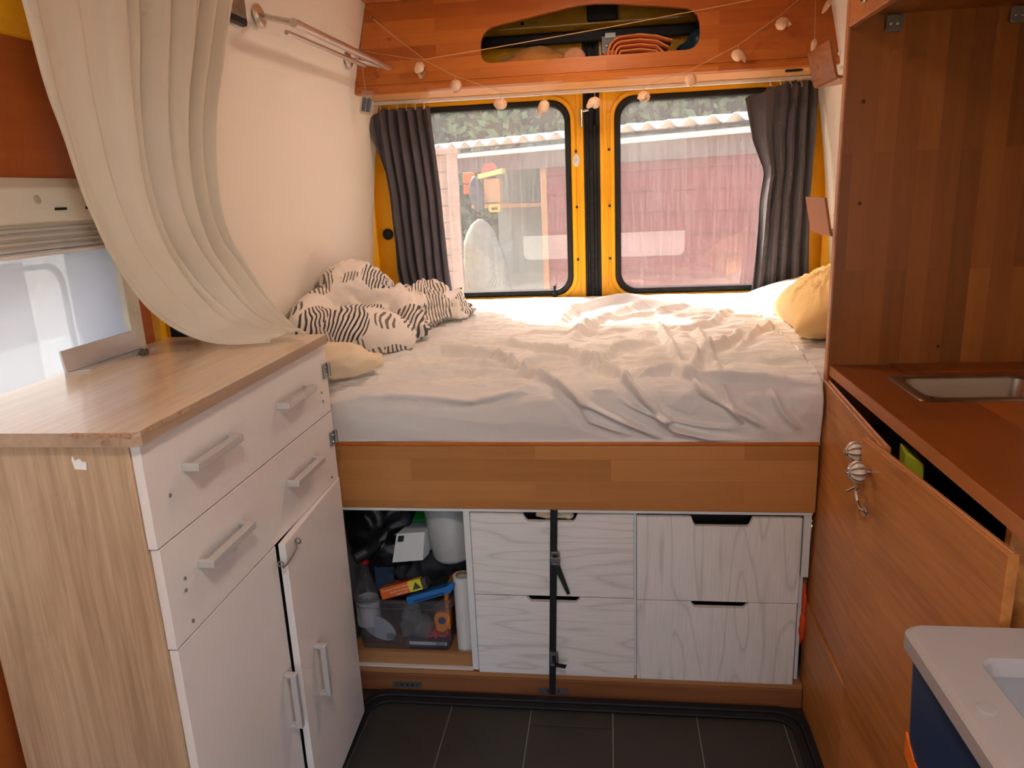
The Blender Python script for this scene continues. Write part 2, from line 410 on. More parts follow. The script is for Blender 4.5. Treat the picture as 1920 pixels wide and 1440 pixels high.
# ------------------------------------------------------------------ van shell
_pc = np.polyfit([0.0, 0.6, 1.0, 1.15, 1.4, 1.6, 1.83, 2.0, 2.13, 2.25], [-1.075, -1.07, -1.05, -1.028, -1.0, -0.973, -0.944, -0.91, -0.874, -0.83], 4)
def prof(z, side):      # interior lining leans inward towards the roof
    x = float(np.polyval(_pc, z))
    return x if side < 0 else -0.13 - x - 0.012
ZS = list(np.linspace(0, 2.26, 40))
def shell(side, y0, y1, off=0.03, shift=0.0):
    mb = MB()
    a = [(prof(z, side) + shift * side, z) for z in ZS]; b = [(x + side * off, z) for x, z in a]
    pts = a + b[::-1]
    mb.prism(pts, 'xz', y0, y1)
    return mb
struct(obj('wall_left', shell(-1, 1.79, 3.2), m_wall), 'smooth cream wall lining beside the duvet', 'wall')
struct(obj('wall_right', shell(1, 1.952, 3.2), m_wall), 'cream wall lining behind the mustard pillow', 'wall')
# ceiling: boards across the van
ce = struct(obj('ceiling', B(-1.2, 1.08, -2.3, 3.4, 2.27, 2.30), m_dark), 'orange wooden plank ceiling', 'ceiling')
for k in range(52):
    y0 = -2.28 + 0.1 * k
    if y0 > 2.83: break
    obj('ceiling_plank', B(-1.0, 0.9, y0 + 0.001, min(y0 + 0.099, 2.895), 2.133, 2.145), m_ceil, ce)

def fill_downlight(x, y, label, power, col=(1.0, 0.80, 0.62), size=0.26):  # added fixture out of view, only there to brighten the interior
    e = empty('added_fill_lamp', label, 'lamp', (x, y, 2.133))
    obj('fill_lamp_ring', MB().lathe([(0.122, 0), (0.136, -0.002), (0.138, -0.012), (0.122, -0.014)], 28, (x, y, 2.133), None, False), m_chrome, e)
    md_ = bpy.data.materials.get('fill_diffuser_lit')
    if md_ is None:
        md_ = bpy.data.materials.new('fill_diffuser_lit'); md_.use_nodes = True; pb = md_.node_tree.nodes['Principled BSDF']; pb.inputs['Emission Color'].default_value = (1.0, 0.74, 0.53, 1); pb.inputs['Emission Strength'].default_value = 2.0
    obj('fill_diffuser', MB().lathe([(0.122, -0.006), (0.08, -0.0085), (0, -0.009)], 28, (x, y, 2.133), None, False), md_, e)
    l = bpy.data.lights.new('fill_lamp_light', 'AREA'); l.shape = 'DISK'; l.size = size; l.energy = power; l.color = col
    lo = bpy.data.objects.new('fill_lamp_light', l); lo.location = (x, y, 2.118); COL.objects.link(lo); lo.parent = e; lo.matrix_parent_inverse = WM[e].inverted()
fill_downlight(-0.07, 2.32, 'added round warm fill lamp above the bed, out of view', 1.0)  # added warm fill for the bed area, no lamp known there
fill_downlight(-0.05, 0.15, 'added round neutral fill lamp above the aisle behind the camera', 2.2, (1.0, 0.95, 0.88))  # added neutral fill for the foreground, no lamp known there

# left front wall: reddish wood with the side window; yellow body above and at the pillar
wl = MB()
hole = rrect(0.30, 1.60, 0.80, 1.40, 0.03)
wl.ring(rrect(-2.3, 1.70, 0.0, 1.78, 0.002), hole, 'yz', -1.165, -1.125)
wf = struct(obj('wall_left_front', wl, m_lwood), 'reddish wooden wall panel around the side window', 'wall')
obj('body_skin', MB().ring(rrect(-2.3, 1.72, 0.0, 2.3, 0.002), rrect(0.28, 1.62, 0.78, 1.42, 0.03), 'yz', -1.20, -1.168), m_yellow, wf)
mb = MB(); mb.prism([(-1.125, 1.775), (-1.10, 1.80), (-0.99, 2.14), (-0.99, 2.27), (-1.16, 2.27), (-1.16, 1.775)], 'xz', -2.3, 1.79)
obj('header_beam', mb, m_yellow, wf, bevel=0.008)
mb = MB(); mb.prism([(-1.128, 1.70), (-1.112, 1.712), (-1.112, 1.735), (-1.122, 1.745), (-1.115, 1.758), (-1.18, 1.762), (-1.18, 1.70)], 'xy', 0, 2.2)
struct(obj('trim_1', mb, m_yellow, bevel=0.003), 'yellow body pillar behind the dresser', 'pillar')
mb = B(-1.16, -1.085, 1.762, 1.79, 0, 2.2)
struct(obj('trim_2', mb, mat('navy_wall_insulation', C(38, 42, 58), 0.8, noise=0.1), bevel=0.004), 'dark navy insulation strip beside the yellow pillar', 'insulation')
struct(obj('wall_left_rear', MB().box(-1.2, -1.168, 1.765, 3.34, 0, 2.3), m_yellow), 'outer yellow body skin behind the left lining', 'wall')
struct(obj('wall_right_rear', MB().box(1.045, 1.08, 1.951, 3.34, 0, 2.3), m_yellow), 'outer yellow body skin behind the right lining', 'wall')
# right front wall with the open sliding door, front bulkhead with windscreen opening
wr = MB()
wr.box(1.045, 1.08, -0.15, 1.95, 0, 2.3); wr.box(1.045, 1.08, -1.2, -0.15, 2.05, 2.3); wr.box(1.045, 1.08, -2.3, -1.2, 0, 2.3)
struct(obj('wall_right_front', wr, m_wall), 'cream van side wall behind the kitchen unit', 'wall')
struct(obj('wall_front', MB().ring(rrect(-1.2, 1.05, 0, 2.3, 0.002), rrect(-1.0, 0.87, 0.65, 2.0, 0.08), 'xz', -2.36, -2.3), m_wall), 'cab wall with the windscreen opening behind the camera', 'wall')

# ------------------------------------------------------------------ side window
win = empty('window_1', 'bright side window with white frame, blind cassette and fly screen behind the dresser', 'window', (-1.12, 0.95, 0.8), kind='structure')
fr = MB()
fr.ring(rrect(0.26, 1.635, 0.76, 1.46, 0.02), rrect(0.32, 1.585, 0.82, 1.375, 0.012), 'yz', -1.128, -1.105)
obj('window_frame', fr, m_plast, win, bevel=0.004)
mb = MB(); mb.prism([(-1.128, 1.515), (-1.112, 1.515), (-1.088, 1.495), (-1.082, 1.455), (-1.088, 1.43), (-1.105, 1.425), (-1.128, 1.425)], 'xz', 0.26, 1.635)
cas = obj('blind_cassette', mb, m_plast, win, bevel=0.003)
for y in (1.40, 1.49):
    obj('vent_slot', B(-1.0835, -1.080, y - 0.016, y + 0.016, 1.452, 1.457), m_blackp, cas)
mb = MB().lathe([(0.009, 0), (0.009, 0.003), (0.006, 0.004)], 14, (-1.0865, 1.345, 1.473), (1, 0, 0.15))
obj('screw_cap', mb, mat('cap_shadowed', C(180, 172, 156), 0.5, noise=0.05), cas)
bl = MB()
for k in range(4):
    z = 1.423 - 0.012 * k
    bl.prism([(-1.106 + 0.002 * (k % 2), z), (-1.098 - 0.002 * (k % 2), z - 0.004), (-1.099, z - 0.009), (-1.108, z - 0.011)], 'xz', 0.33, 1.58)
obj('folded_blind', bl, mat('folded_blind_grey', C(196, 190, 182), 0.6, noise=0.05), win)
obj('blind_rail', B(-1.112, -1.096, 0.325, 1.584, 1.366, 1.374), m_white, win, bevel=0.002)
mb = MB().lathe([(0.008, 0), (0.008, 0.004), (0.005, 0.006)], 14, (-1.105, 1.612, 1.215), (1, 0, 0))
obj('frame_button', mb, m_plast, win)
obj('window_pane', MB().prism(rrect(0.30, 1.60, 0.79, 1.41, 0.03), 'yz', -1.192, -1.189), glass_mat('acrylic_pane', (0.56, 0.59, 0.63, 1), 0.06, (0.9, 0.92, 0.95, 1)), win)
obj('pane_rim', MB().ring(rrect(0.34, 1.50, 0.84, 1.345, 0.05, 8), rrect(0.352, 1.488, 0.852, 1.333, 0.045, 8), 'yz', -1.186, -1.180), mat('clear_acrylic_rim', C(232, 234, 236), 0.3, noise=0.03), win)
obj('window_reveal', MB().ring(rrect(0.30, 1.60, 0.80, 1.40, 0.03), rrect(0.315, 1.585, 0.815, 1.385, 0.02), 'yz', -1.24, -1.1285), mat('blue_grey_reveal', C(168, 178, 200), 0.7, noise=0.05), win)
m_screen = glass_mat('fly_screen_mesh', (0.9, 0.9, 0.9, 1), 0.55, (0.80, 0.82, 0.85, 1), ior=1.02)
obj('fly_screen', B(-1.119, -1.1185, 0.32, 1.585, 0.82, 1.375), m_screen, win)

# ------------------------------------------------------------------ rear doors
YD = 3.25
m_pane = glass_mat('dirty_rear_glass', (0.86, 0.86, 0.87, 1), 0.05, (0.86, 0.84, 0.86, 1), ior=1.7, streak=True)
def rear_door(name, x0, x1, wx0, wx1, label):
    d = empty(name, label, 'door', ((x0 + x1) / 2, YD, 0.25), kind='structure')
    sgn = 1 if x1 < 0 else -1
    wz0, wz1 = 1.008, 1.795
    obj('door_panel', MB().ring(rrect(x0, x1, 0.25, 2.06, 0.03), rrect(wx0, wx1, wz0, wz1, 0.075), 'xz', YD, YD + 0.04), m_yellow, d, bevel=0.006)
    o_ = rrect(wx0 - 0.028, wx1 + 0.028, wz0 - 0.028, wz1 + 0.028, 0.10); i_ = rrect(wx0 - 0.008, wx1 + 0.008, wz0 - 0.008, wz1 + 0.008, 0.08)
    obj('pressed_rim', MB().ring(o_, i_, 'xz', YD - 0.007, YD + 0.002), m_yellow, d, bevel=0.004)
    g0 = rrect(wx0 - 0.008, wx1 + 0.008, wz0 - 0.008, wz1 + 0.008, 0.08, 10); g1 = rrect(wx0 + 0.016, wx1 - 0.016, wz0 + 0.016, wz1 - 0.016, 0.065, 10)
    gk = obj('window_gasket', MB().ring(g0, g1, 'xz', YD - 0.012, YD + 0.024), m_black, d, bevel=0.006)
    obj('window_glass', MB().prism(rrect(wx0 + 0.005, wx1 - 0.005, wz0 + 0.005, wz1 - 0.005, 0.07, 8), 'xz', YD + 0.016, YD + 0.020), m_pane, d)
    # stamped stiffening edge beside the meeting gap
    ex = x1 if sgn > 0 else x0
    obj('meeting_flange', MB().prism([(ex - sgn * 0.030, 0.3), (ex - sgn * 0.022, 0.3), (ex - sgn * 0.022, 1.60), (ex - sgn * 0.012, 1.66), (ex - sgn * 0.012, 1.85), (ex - sgn * 0.030, 1.85)][::int(sgn)], 'xz', YD - 0.006, YD + 0.002), m_yellow, d, bevel=0.002)
    for z in (1.598, 1.372, 1.153):
        obj('bolt_hole', MB().lathe([(0.0055, 0), (0.0055, 0.002)], 12, ((-0.131 if sgn > 0 else 0.006), YD - 0.0095, z), (0, 1, 0)), m_blackp, d)
    return d
dl = rear_door('door_1', -1.03, -0.098, -0.80, -0.160, 'left yellow rear van door with its window')
dr = rear_door('door_2', -0.032, 0.90, 0.037, 0.68, 'right yellow rear van door with its window')
# white hook, latch, cap on the left door
hk = MB(); hk.prism([( -0.130 + 0.0155 * math.cos(t), 1.562 + 0.027 * math.sin(t) * (1 if math.sin(t) < 0 else 1.0)) for t in [2 * PI * k / 20 for k in range(20)]], 'xz', YD - 0.012, YD - 0.006)
h_ = obj('hook', hk, mat('white_plastic', C(236, 232, 224), 0.35, noise=0.02), dl, bevel=0.003, label='white plastic hook')
obj('hook_prong', MB().tube([(-0.136, YD - 0.013, 1.562), (-0.136, YD - 0.024, 1.552), (-0.137, YD - 0.026, 1.566)], 0.003), MATS['white_plastic'], h_)
obj('hook_prong', MB().tube([(-0.124, YD - 0.013, 1.562), (-0.124, YD - 0.024, 1.552), (-0.123, YD - 0.026, 1.566)], 0.003), MATS['white_plastic'], h_)
lt = MB(); lt.box(-0.108, -0.100, YD - 0.03, YD, 1.69, 1.76); lt.tube([(-0.108, YD - 0.02, 1.752), (-0.075, YD - 0.02, 1.756)], 0.006)
obj('latch', lt, m_chrome, dl, bevel=0.002)
kn = MB().lathe([(0.0, 0), (0.021, 0), (0.025, 0.006), (0.022, 0.012), (0, 0.013)][::1], 10, (-0.963, YD - 0.013, 1.289), (0, 1, 0))
obj('round_cap', kn, m_blackp, dl); 
pg = MB(); pg.box(-0.243, -0.225, YD - 0.026, YD - 0.008, 0.995, 1.012); pg.box(-0.240, -0.229, YD - 0.024, YD - 0.012, 1.012, 1.045); 
obj('window_catch', pg, m_black, dl, bevel=0.002)
rb = obj('handle_pad', MB().prism(rrect(-0.012, 0.016, 1.715, 1.742, 0.004, 4), 'xz', YD - 0.004, YD + 0.001), m_yellow, dr, bevel=0.001)
# door seal in the middle and surrounding frame
sl = MB(); sl.box(-0.098, -0.086, YD + 0.004, YD + 0.03, 0.25, 2.06); sl.box(-0.086, -0.078, YD - 0.004, YD + 0.03, 0.25, 2.06); sl.box(-0.078, -0.058, YD + 0.012, YD + 0.03, 0.25, 2.06); sl.box(-0.058, -0.047, YD - 0.008, YD + 0.03, 0.25, 1.70); sl.box(-0.047, -0.030, YD + 0.004, YD + 0.03, 0.25, 2.06)
struct(obj('trim_3', sl, m_black, bevel=0.002), 'black rubber seal between the two rear doors', 'door seal')
sl2 = struct(obj('trim_8', B(-0.10, -0.03, YD + 0.030, YD + 0.040, 0.25, 2.06), m_black), 'black rubber backing in the gap between the rear doors', 'door seal')
rs = MB()
for k in range(60): rs.box(-0.0765, -0.0625, YD + 0.006, YD + 0.013, 0.98 + 0.009 * k, 0.985 + 0.009 * k)
struct(obj('trim_4', rs, mat('seal_ribs', C(70, 70, 72), 0.6, noise=0.1)), 'ribbed rubber strip in the door gap', 'door seal')
# body frame around the doors
jm = MB(); jm.prism([(-1.14, 3.16), (-1.0, 3.2), (-1.0, 3.215), (-1.03, 3.30), (-1.14, 3.30)], 'xy', 0, 2.3)
struct(obj('trim_5', jm, m_yellow), 'yellow body frame left of the rear doors', 'door frame')
jm = MB(); jm.prism([(1.0, 3.16), (0.86, 3.2), (0.86, 3.215), (0.90, 3.30), (1.0, 3.30)], 'xy', 0, 2.3)
struct(obj('trim_6', jm, m_yellow), 'yellow body frame right of the rear doors', 'door frame')
hb = MB(); hb.prism([(3.20, 2.30), (3.20, 2.07), (3.215, 2.055), (3.30, 2.055), (3.30, 2.30)], 'yz', -1.1, 0.98)
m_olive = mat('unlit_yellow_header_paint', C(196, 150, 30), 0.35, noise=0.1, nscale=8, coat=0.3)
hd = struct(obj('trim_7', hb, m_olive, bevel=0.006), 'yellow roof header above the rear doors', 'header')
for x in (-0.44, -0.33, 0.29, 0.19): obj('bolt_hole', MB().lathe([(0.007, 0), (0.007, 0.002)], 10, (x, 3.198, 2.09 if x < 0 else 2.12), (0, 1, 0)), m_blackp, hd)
obj('seal_strip', B(-1.0, 0.88, 3.19, 3.215, 2.005, 2.048), m_black, hd, bevel=0.006)
struct(obj('wall_rear', MB().box(-1.14, 1.0, 3.30, 3.34, -0.06, 0.25), m_yellow), 'rear bumper sill under the doors', 'sill')

# ------------------------------------------------------------------ bed
bed = empty('bed_frame', 'laminated wooden bed board under the cream mattress', 'bed frame', (-0.12, 1.9, 0.59))
obj('front_board', B(-0.80, 0.531, 1.888, 1.908, 0.597, 0.782), m_board, bed, bevel=0.002)
obj('top_batten', B(-0.80, 0.531, 1.889, 1.912, 0.7825, 0.792), m_over, bed, bevel=0.002)
obj('bed_platform', B(-1.04, 0.90, 1.96, 3.19, 0.755, 0.782), m_shelfw, bed)
obj('bed_bearer', B(-1.04, -0.80, 1.92, 1.95, 0.0, 0.78), m_shelfw, bed)
obj('bed_bearer', B(-1.04, 0.88, 3.12, 3.15, 0.25, 0.755), m_shelfw, bed)

# mattress and sheet: one continuous wrinkled surface
def polydist(X, Y, pts):
    best = np.full(X.shape, 9.0); tt = np.zeros(X.shape); n = len(pts) - 1
    for i in range(n):
        ax, ay = pts[i]; bx, by = pts[i + 1]; dx, dy = bx - ax, by - ay; l2 = dx * dx + dy * dy
        t = np.clip(((X - ax) * dx + (Y - ay) * dy) / l2, 0, 1)
        d = np.hypot(X - ax - t * dx, Y - ay - t * dy)
        m_ = d < best; best = np.where(m_, d, best); tt = np.where(m_, (i + t) / n, tt)
    return best, tt
xs = np.concatenate([np.linspace(-1.045, 0.534, 380), np.linspace(0.540, 0.915, 60)])
ss = np.concatenate([np.linspace(1.735, 1.99, 90), np.linspace(1.995, 3.20, 290)])
Xg, Sg = np.meshgrid(xs, ss)
r0 = 0.055
ztop = 0.958 + 0.040 * np.clip((Sg - 1.9) / 1.3, 0, 1) + 0.016 * smooth01((Xg + 0.6) / 1.1) * (1 - smooth01((Sg - 1.9) / 0.9))
zedge = 0.944 + 0.022 * smooth01((Xg + 0.75) / 1.2)
a0, a1 = 1.885, 1.885 + r0 * PI / 2
ph = np.clip((Sg - a0) / (a1 - a0), 0, 1) * PI / 2
zside = (zedge - r0) - np.clip(a0 - Sg, 0, 9) * ((zedge - r0 - 0.787) / (a0 - 1.735))
Zb = np.where(Sg < a0, zside, np.where(Sg < a1, zedge - r0 + r0 * np.sin(ph), zedge + (ztop - zedge) * smooth01((Sg - a1) / 0.25)))
Zb = np.where(Sg >= a1, zedge * (1 - smooth01((Sg - a1) / 0.25)) + ztop * smooth01((Sg - a1) / 0.25), Zb)
Yb = np.where(Sg < a0, 0, np.where(Sg < a1, r0 * (1 - np.cos(ph)), r0 + (Sg - a1)))
bulge = 0.010 * np.sin(np.clip((Sg - 1.735) / 0.2, 0, 1) * PI)
Yf = 1.896 + np.where(Xg > 0.537, 0.075, 0)
Yb = Yf + Yb * np.where(Sg > a1, (3.225 - Yf) / 1.30, 1.0)
Yb = np.minimum(Yb, 3.228)
Nn_y = np.where(Sg < a0, -1, np.where(Sg < a1, -np.cos(ph), 0)); Nn_z = np.where(Sg < a0, 0, np.where(Sg < a1, np.sin(ph), 1))
creases = [
 ([(-0.72, 2.12), (-0.533, 2.28), (-0.351, 2.22), (-0.195, 1.99), (-0.061, 1.88), (0.063, 1.80), (0.146, 1.747)], 0.013, 0.016),
 ([(-0.478, 2.382), (-0.316, 2.367), (-0.134, 2.228), (-0.005, 2.041), (0.05, 1.936), (0.097, 1.878), (0.16, 1.79), (0.256, 1.755), (0.377, 1.742)], 0.014, 0.015),
 ([(-0.033, 1.923), (0.08, 1.972), (0.176, 2.02), (0.199, 1.965), (0.265, 1.945), (0.356, 1.945), (0.53, 1.93)], 0.012, 0.016),
 ([(0.199, 1.965), (0.256, 2.161), (0.368, 2.306), (0.445, 2.474)], 0.014, 0.022),
 ([(-0.19, 2.65), (-0.149, 2.872), (-0.027, 3.054), (0.131, 3.222)], 0.013, 0.026),
 ([(-0.141, 2.351), (-0.081, 2.632), (0.077, 2.904), (0.191, 3.092)], 0.012, 0.03),
 ([(0.168, 2.712), (0.186, 2.241), (0.206, 1.965)], 0.009, 0.014),
 ([(0.199, 1.965), (0.239, 1.905), (0.30, 1.86), (0.34, 1.80)], 0.012, 0.014),
 ([(0.287, 2.59), (0.29, 2.195), (0.281, 1.961)], 0.008, 0.016),
 ([(-0.092, 1.982), (0.011, 2.256), (0.16, 2.324)], 0.011, 0.018),
 ([(-0.70, 1.915), (-0.549, 1.925), (-0.374, 1.905), (-0.2, 1.93)], 0.006, 0.014),
 ([(0.345, 2.154), (0.478, 2.471), (0.546, 2.56)], 0.010, 0.018),
 ([(-0.66, 2.04), (-0.45, 2.08), (-0.25, 2.05), (-0.08, 2.12)], 0.009, 0.015),
 ([(-0.5, 2.16), (-0.30, 2.12), (-0.15, 2.16), (0.02, 2.11)], 0.008, 0.013),
 ([(0.05, 2.10), (0.2, 2.14), (0.42, 2.08), (0.53, 2.11)], 0.006, 0.014),
 ([(-0.35, 2.55), (-0.1, 2.50), (0.12, 2.52)], 0.007, 0.018),
 ([(0.20, 2.5), (0.35, 2.62), (0.45, 2.85)], 0.009, 0.022),
 ([(-0.05, 2.72), (0.15, 2.80), (0.33, 3.0)], 0.008, 0.02),
 ([(0.02, 1.90), (0.10, 1.84), (0.22, 1.80), (0.30, 1.79)], 0.009, 0.012),
 ([(0.28, 1.93), (0.31, 1.86), (0.40, 1.79)], 0.008, 0.014),
 ([(0.40, 1.92), (0.43, 1.85), (0.48, 1.78)], 0.006, 0.012),
 ([(-0.10, 1.91), (-0.05, 1.82), (0.06, 1.765)], 0.007, 0.014),
]
D = np.zeros(Xg.shape)
for pts, A, w in creases:
    wob = 0.012 * (fbm(Xg * 9, Sg * 9, 2, 31) - 0.5)
    d, t = polydist(Xg + wob, Sg - wob, pts)
    taper = np.clip(np.sin(np.clip(t, 0.02, 0.98) * PI) * 1.6, 0, 1)
    w = w * 0.72; A = A * 1.55
    D += A * taper * (np.exp(-(d / w) ** 2) - 0.35 * np.exp(-((d - 2.1 * w) / (1.4 * w)) ** 2))
topm = smooth01((Sg - 1.87) / 0.08); back = 1 - 0.75 * smooth01((Sg - 2.75) / 0.35)
wx = Xg + 0.10 * fbm(Xg * 3, Sg * 3, 2, 5); ws = Sg + 0.14 * fbm(Xg * 2.4, Sg * 2.4, 3, 9)
D += 0.013 * topm * back * (ridge(wx * 5, ws * 15, 3, 3) - 0.45)
D += 0.010 * topm * back * (ridge(wx * 12, ws * 30, 2, 13) - 0.4)
D += 0.012 * (1 - topm) * (ridge((Xg - 0.55 * (Sg - 1.9)) * 7, Sg * 3, 2, 21) - 0.5) * smooth01((Xg + 0.25) / 0.3)
D += 0.004 * (fbm(Xg * 4, Sg * 4, 3, 40) - 0.5)
D += 0.010 * (ridge(wx * 3.2 + 5, (ws + 0.25 * wx) * 9, 2, 51) - 0.45) * (0.35 + 0.65 * topm) * back
D *= 1.3
edge_fix = smooth01((Sg - 1.735) / 0.02)
D *= edge_fix * smooth01((xs[-1] - Xg) / 0.02 + 0.2)
D = np.where(Sg > a1, D, np.maximum(D, -0.006))
Yp = Yb + Nn_y * (D + bulge); Zp = Zb + Nn_z * D
Zp = np.where(Sg < 1.75, Zp - 0.006 * np.sin(Xg * 3.1 + 0.4) * (1 - smooth01((Sg - 1.735) / 0.015)), Zp)
mb = MB(); mb.grid(np.stack([Xg, Yp, Zp], -1))
n_, m_ = Xg.shape
bot = MB()
mt = empty('mattress', 'wide mattress under a rumpled cream sheet', 'mattress', (-0.1, 2.5, 0.785))
obj('fitted_sheet', mb, m_sheet, mt, smooth=True)
mc = MB().box(-1.04, 0.532, 1.93, 3.18, 0.7825, 0.90).box(0.532, 0.90, 2.0, 3.18, 0.7825, 0.90)
obj('mattress_core', mc, m_sheet, mt)

# ------------------------------------------------------------------ duvet, blanket, pillows
def blob(lumps, voxel=0.012, smooth_it=12):
    bm = bmesh.new()
    for (c, r, rz) in lumps:
        res = bmesh.ops.create_icosphere(bm, subdivisions=4, radius=1.0)
        Mx = Matrix.Translation(c) @ Matrix.Rotation(math.radians(rz), 4, 'Z') @ Matrix.Diagonal((r[0], r[1], r[2], 1))
        bmesh.ops.transform(bm, matrix=Mx, verts=res['verts'])
    me = bpy.data.meshes.new('tmp'); bm.to_mesh(me); bm.free()
    o = bpy.data.objects.new('tmp', me); COL.objects.link(o)
    q = o.modifiers.new('r', 'REMESH'); q.mode = 'VOXEL'; q.voxel_size = voxel
    q = o.modifiers.new('s', 'SMOOTH'); q.iterations = smooth_it; q.factor = 0.5
    dg = bpy.context.evaluated_depsgraph_get()
    ev = o.evaluated_get(dg); me2 = bpy.data.meshes.new_from_object(ev)
    bpy.data.objects.remove(o); bpy.data.meshes.remove(me)
    return me2
def wrinkle(me, fn, zmin=None):
    n = len(me.vertices); co = np.empty(n * 3); me.vertices.foreach_get('co', co); co = co.reshape(-1, 3)
    no = np.empty(n * 3); me.vertices.foreach_get('normal', no); no = no.reshape(-1, 3)
    d = np.array([fn(Vector(p)) for p in co])
    co = co + no * d[:, None]
    if zmin is not None: co[:, 2] = np.maximum(co[:, 2], zmin(co[:, 0], co[:, 1]) if callable(zmin) else zmin)
    me.vertices.foreach_set('co', co.ravel()); me.polygons.foreach_set('use_smooth', [True] * len(me.polygons)); me.update()
def rn(p, s, sd=0):
    q = mnoise.noise(Vector((p.x * s[0] + sd, p.y * s[1] - sd, p.z * s[2] + 2 * sd)))
    return (1 - abs(q)) ** 3

md = bpy.data.materials.new('duvet_striped_leaf_cotton'); md.use_nodes = True
n = md.node_tree.nodes; L = md.node_tree.links; b = n['Principled BSDF']; b.inputs['Roughness'].default_value = 0.9; b.inputs['Specular IOR Level'].default_value = 0.1; b.inputs['Sheen Weight'].default_value = 0.2
tc = n.new('ShaderNodeTexCoord')
dn = n.new('ShaderNodeTexNoise'); dn.inputs['Scale'].default_value = 5; dn.inputs['Detail'].default_value = 2; L.new(tc.outputs['Object'], dn.inputs['Vector'])
vm = n.new('ShaderNodeVectorMath'); vm.operation = 'SCALE'; vm.inputs['Scale'].default_value = 0.10; L.new(dn.outputs['Color'], vm.inputs[0])
va = n.new('ShaderNodeVectorMath'); va.operation = 'ADD'; L.new(tc.outputs['Object'], va.inputs[0]); L.new(vm.outputs[0], va.inputs[1])
mp = n.new('ShaderNodeMapping'); mp.inputs['Scale'].default_value = (7.0, 5.6, 9.5); mp.inputs['Rotation'].default_value = (0.2, 0.5, 0.5); L.new(va.outputs[0], mp.inputs[0])
vo = n.new('ShaderNodeTexVoronoi'); vo.inputs['Scale'].default_value = 1.0; vo.inputs['Randomness'].default_value = 0.8; L.new(mp.outputs[0], vo.inputs['Vector'])
def mth(op, a, c=None, clamp=False):
    q = n.new('ShaderNodeMath'); q.operation = op; q.use_clamp = clamp
    for i, s_ in enumerate((a, c)):
        if s_ is None: continue
        if isinstance(s_, (int, float)): q.inputs[i].default_value = s_
        else: L.new(s_, q.inputs[i])
    return q.outputs[0]
inside = mth('LESS_THAN', vo.outputs['Distance'], 0.60)
sp = n.new('ShaderNodeSeparateColor'); L.new(vo.outputs['Color'], sp.inputs[0])
sel = mth('GREATER_THAN', sp.outputs[0], 0.10)
dt = n.new('ShaderNodeVectorMath'); dt.operation = 'DOT_PRODUCT'; L.new(va.outputs[0], dt.inputs[0])
cx = n.new('ShaderNodeCombineXYZ'); L.new(mth('SUBTRACT', mth('MULTIPLY', sp.outputs[1], 0.9), 0.2), cx.inputs[1]); cx.inputs[0].default_value = 1.0; L.new(mth('SUBTRACT', sp.outputs[2], 0.6), cx.inputs[2])
L.new(cx.outputs[0], dt.inputs[1])
wn = mth('SINE', mth('MULTIPLY', dt.outputs['Value'], 430.0))
n3 = n.new('ShaderNodeTexNoise'); n3.inputs['Scale'].default_value = 40; L.new(tc.outputs['Object'], n3.inputs['Vector'])
strp = mth('GREATER_THAN', wn, mth('ADD', mth('MULTIPLY', mth('SUBTRACT', n3.outputs['Fac'], 0.5), 0.8), 0.22))
fac = mth('MULTIPLY', mth('MULTIPLY', inside, sel), strp)
ink = n.new('ShaderNodeMix'); ink.data_type = 'RGBA'; ink.inputs[6].default_value = C(66, 64, 70); ink.inputs[7].default_value = C(140, 128, 116); L.new(sp.outputs[2], ink.inputs[0])
mx = n.new('ShaderNodeMix'); mx.data_type = 'RGBA'; mx.inputs[6].default_value = C(240, 228, 216); L.new(ink.outputs[2], mx.inputs[7]); L.new(fac, mx.inputs[0]); L.new(mx.outputs[2], b.inputs['Base Color'])

me = blob([((-0.86, 2.29, 1.03), (0.215, 0.11, 0.085), 4), ((-0.72, 2.31, 1.005), (0.10, 0.085, 0.06), 10), ((-0.91, 2.56, 1.085), (0.13, 0.17, 0.145), 10), ((-0.78, 2.50, 1.06), (0.13, 0.11, 0.085), 12),
           ((-0.70, 2.68, 1.04), (0.10, 0.16, 0.085), -14), ((-0.97, 2.38, 1.06), (0.07, 0.18, 0.10), 0), ((-0.70, 2.44, 1.02), (0.085, 0.10, 0.065), 20), ((-0.93, 2.78, 1.06), (0.10, 0.2, 0.12), 0), ((-0.63, 2.80, 1.02), (0.085, 0.13, 0.06), -20)], 0.008, 6)
def dfn(p):
    soft = max(0.0, min(1.0, (p.y - 2.36) / 0.12))                       # the front roll stays smooth
    right = 0.55 + 1.0 * max(0, min(1, (p.x + 0.88) / 0.2))
    q = Vector((p.x + 0.04 * mnoise.noise(p * 9), p.y + 0.05 * mnoise.noise(p * 7 + Vector((4, 0, 0))), p.z))
    f = 0.026 * right * (rn(q, (13, 4, 17), 2) - 0.45) + 0.014 * right * (rn(q, (26, 8, 34), 9) - 0.45) + 0.006 * (rn(q, (50, 22, 60), 5) - 0.45)
    g = 0.010 * (rn(q, (4, 14, 9), 6) - 0.45)
    crease = -0.030 * math.exp(-((p.y - 2.395 - 0.03 * math.sin(p.x * 14)) / 0.018) ** 2)      # valley where the roll folds back
    return f * (0.12 + 0.88 * soft) + g + crease + 0.008 * mnoise.noise(p * 6)
wrinkle(me, dfn, lambda x, y: 0.962 + 0.03 * np.clip((y - 1.9) / 1.3, 0, 1))
co = np.empty(len(me.vertices) * 3); me.vertices.foreach_get('co', co); co = co.reshape(-1, 3); co[:, 0] = np.maximum(co[:, 0], -1.035 + 0.13 * np.clip(co[:, 2] - 1.0, 0, 1)); me.vertices.foreach_set('co', co.ravel())
me.materials.append(md)
tag(obj('duvet', me, None), 'crumpled white duvet printed with striped leaf shapes against the left wall', 'duvet')

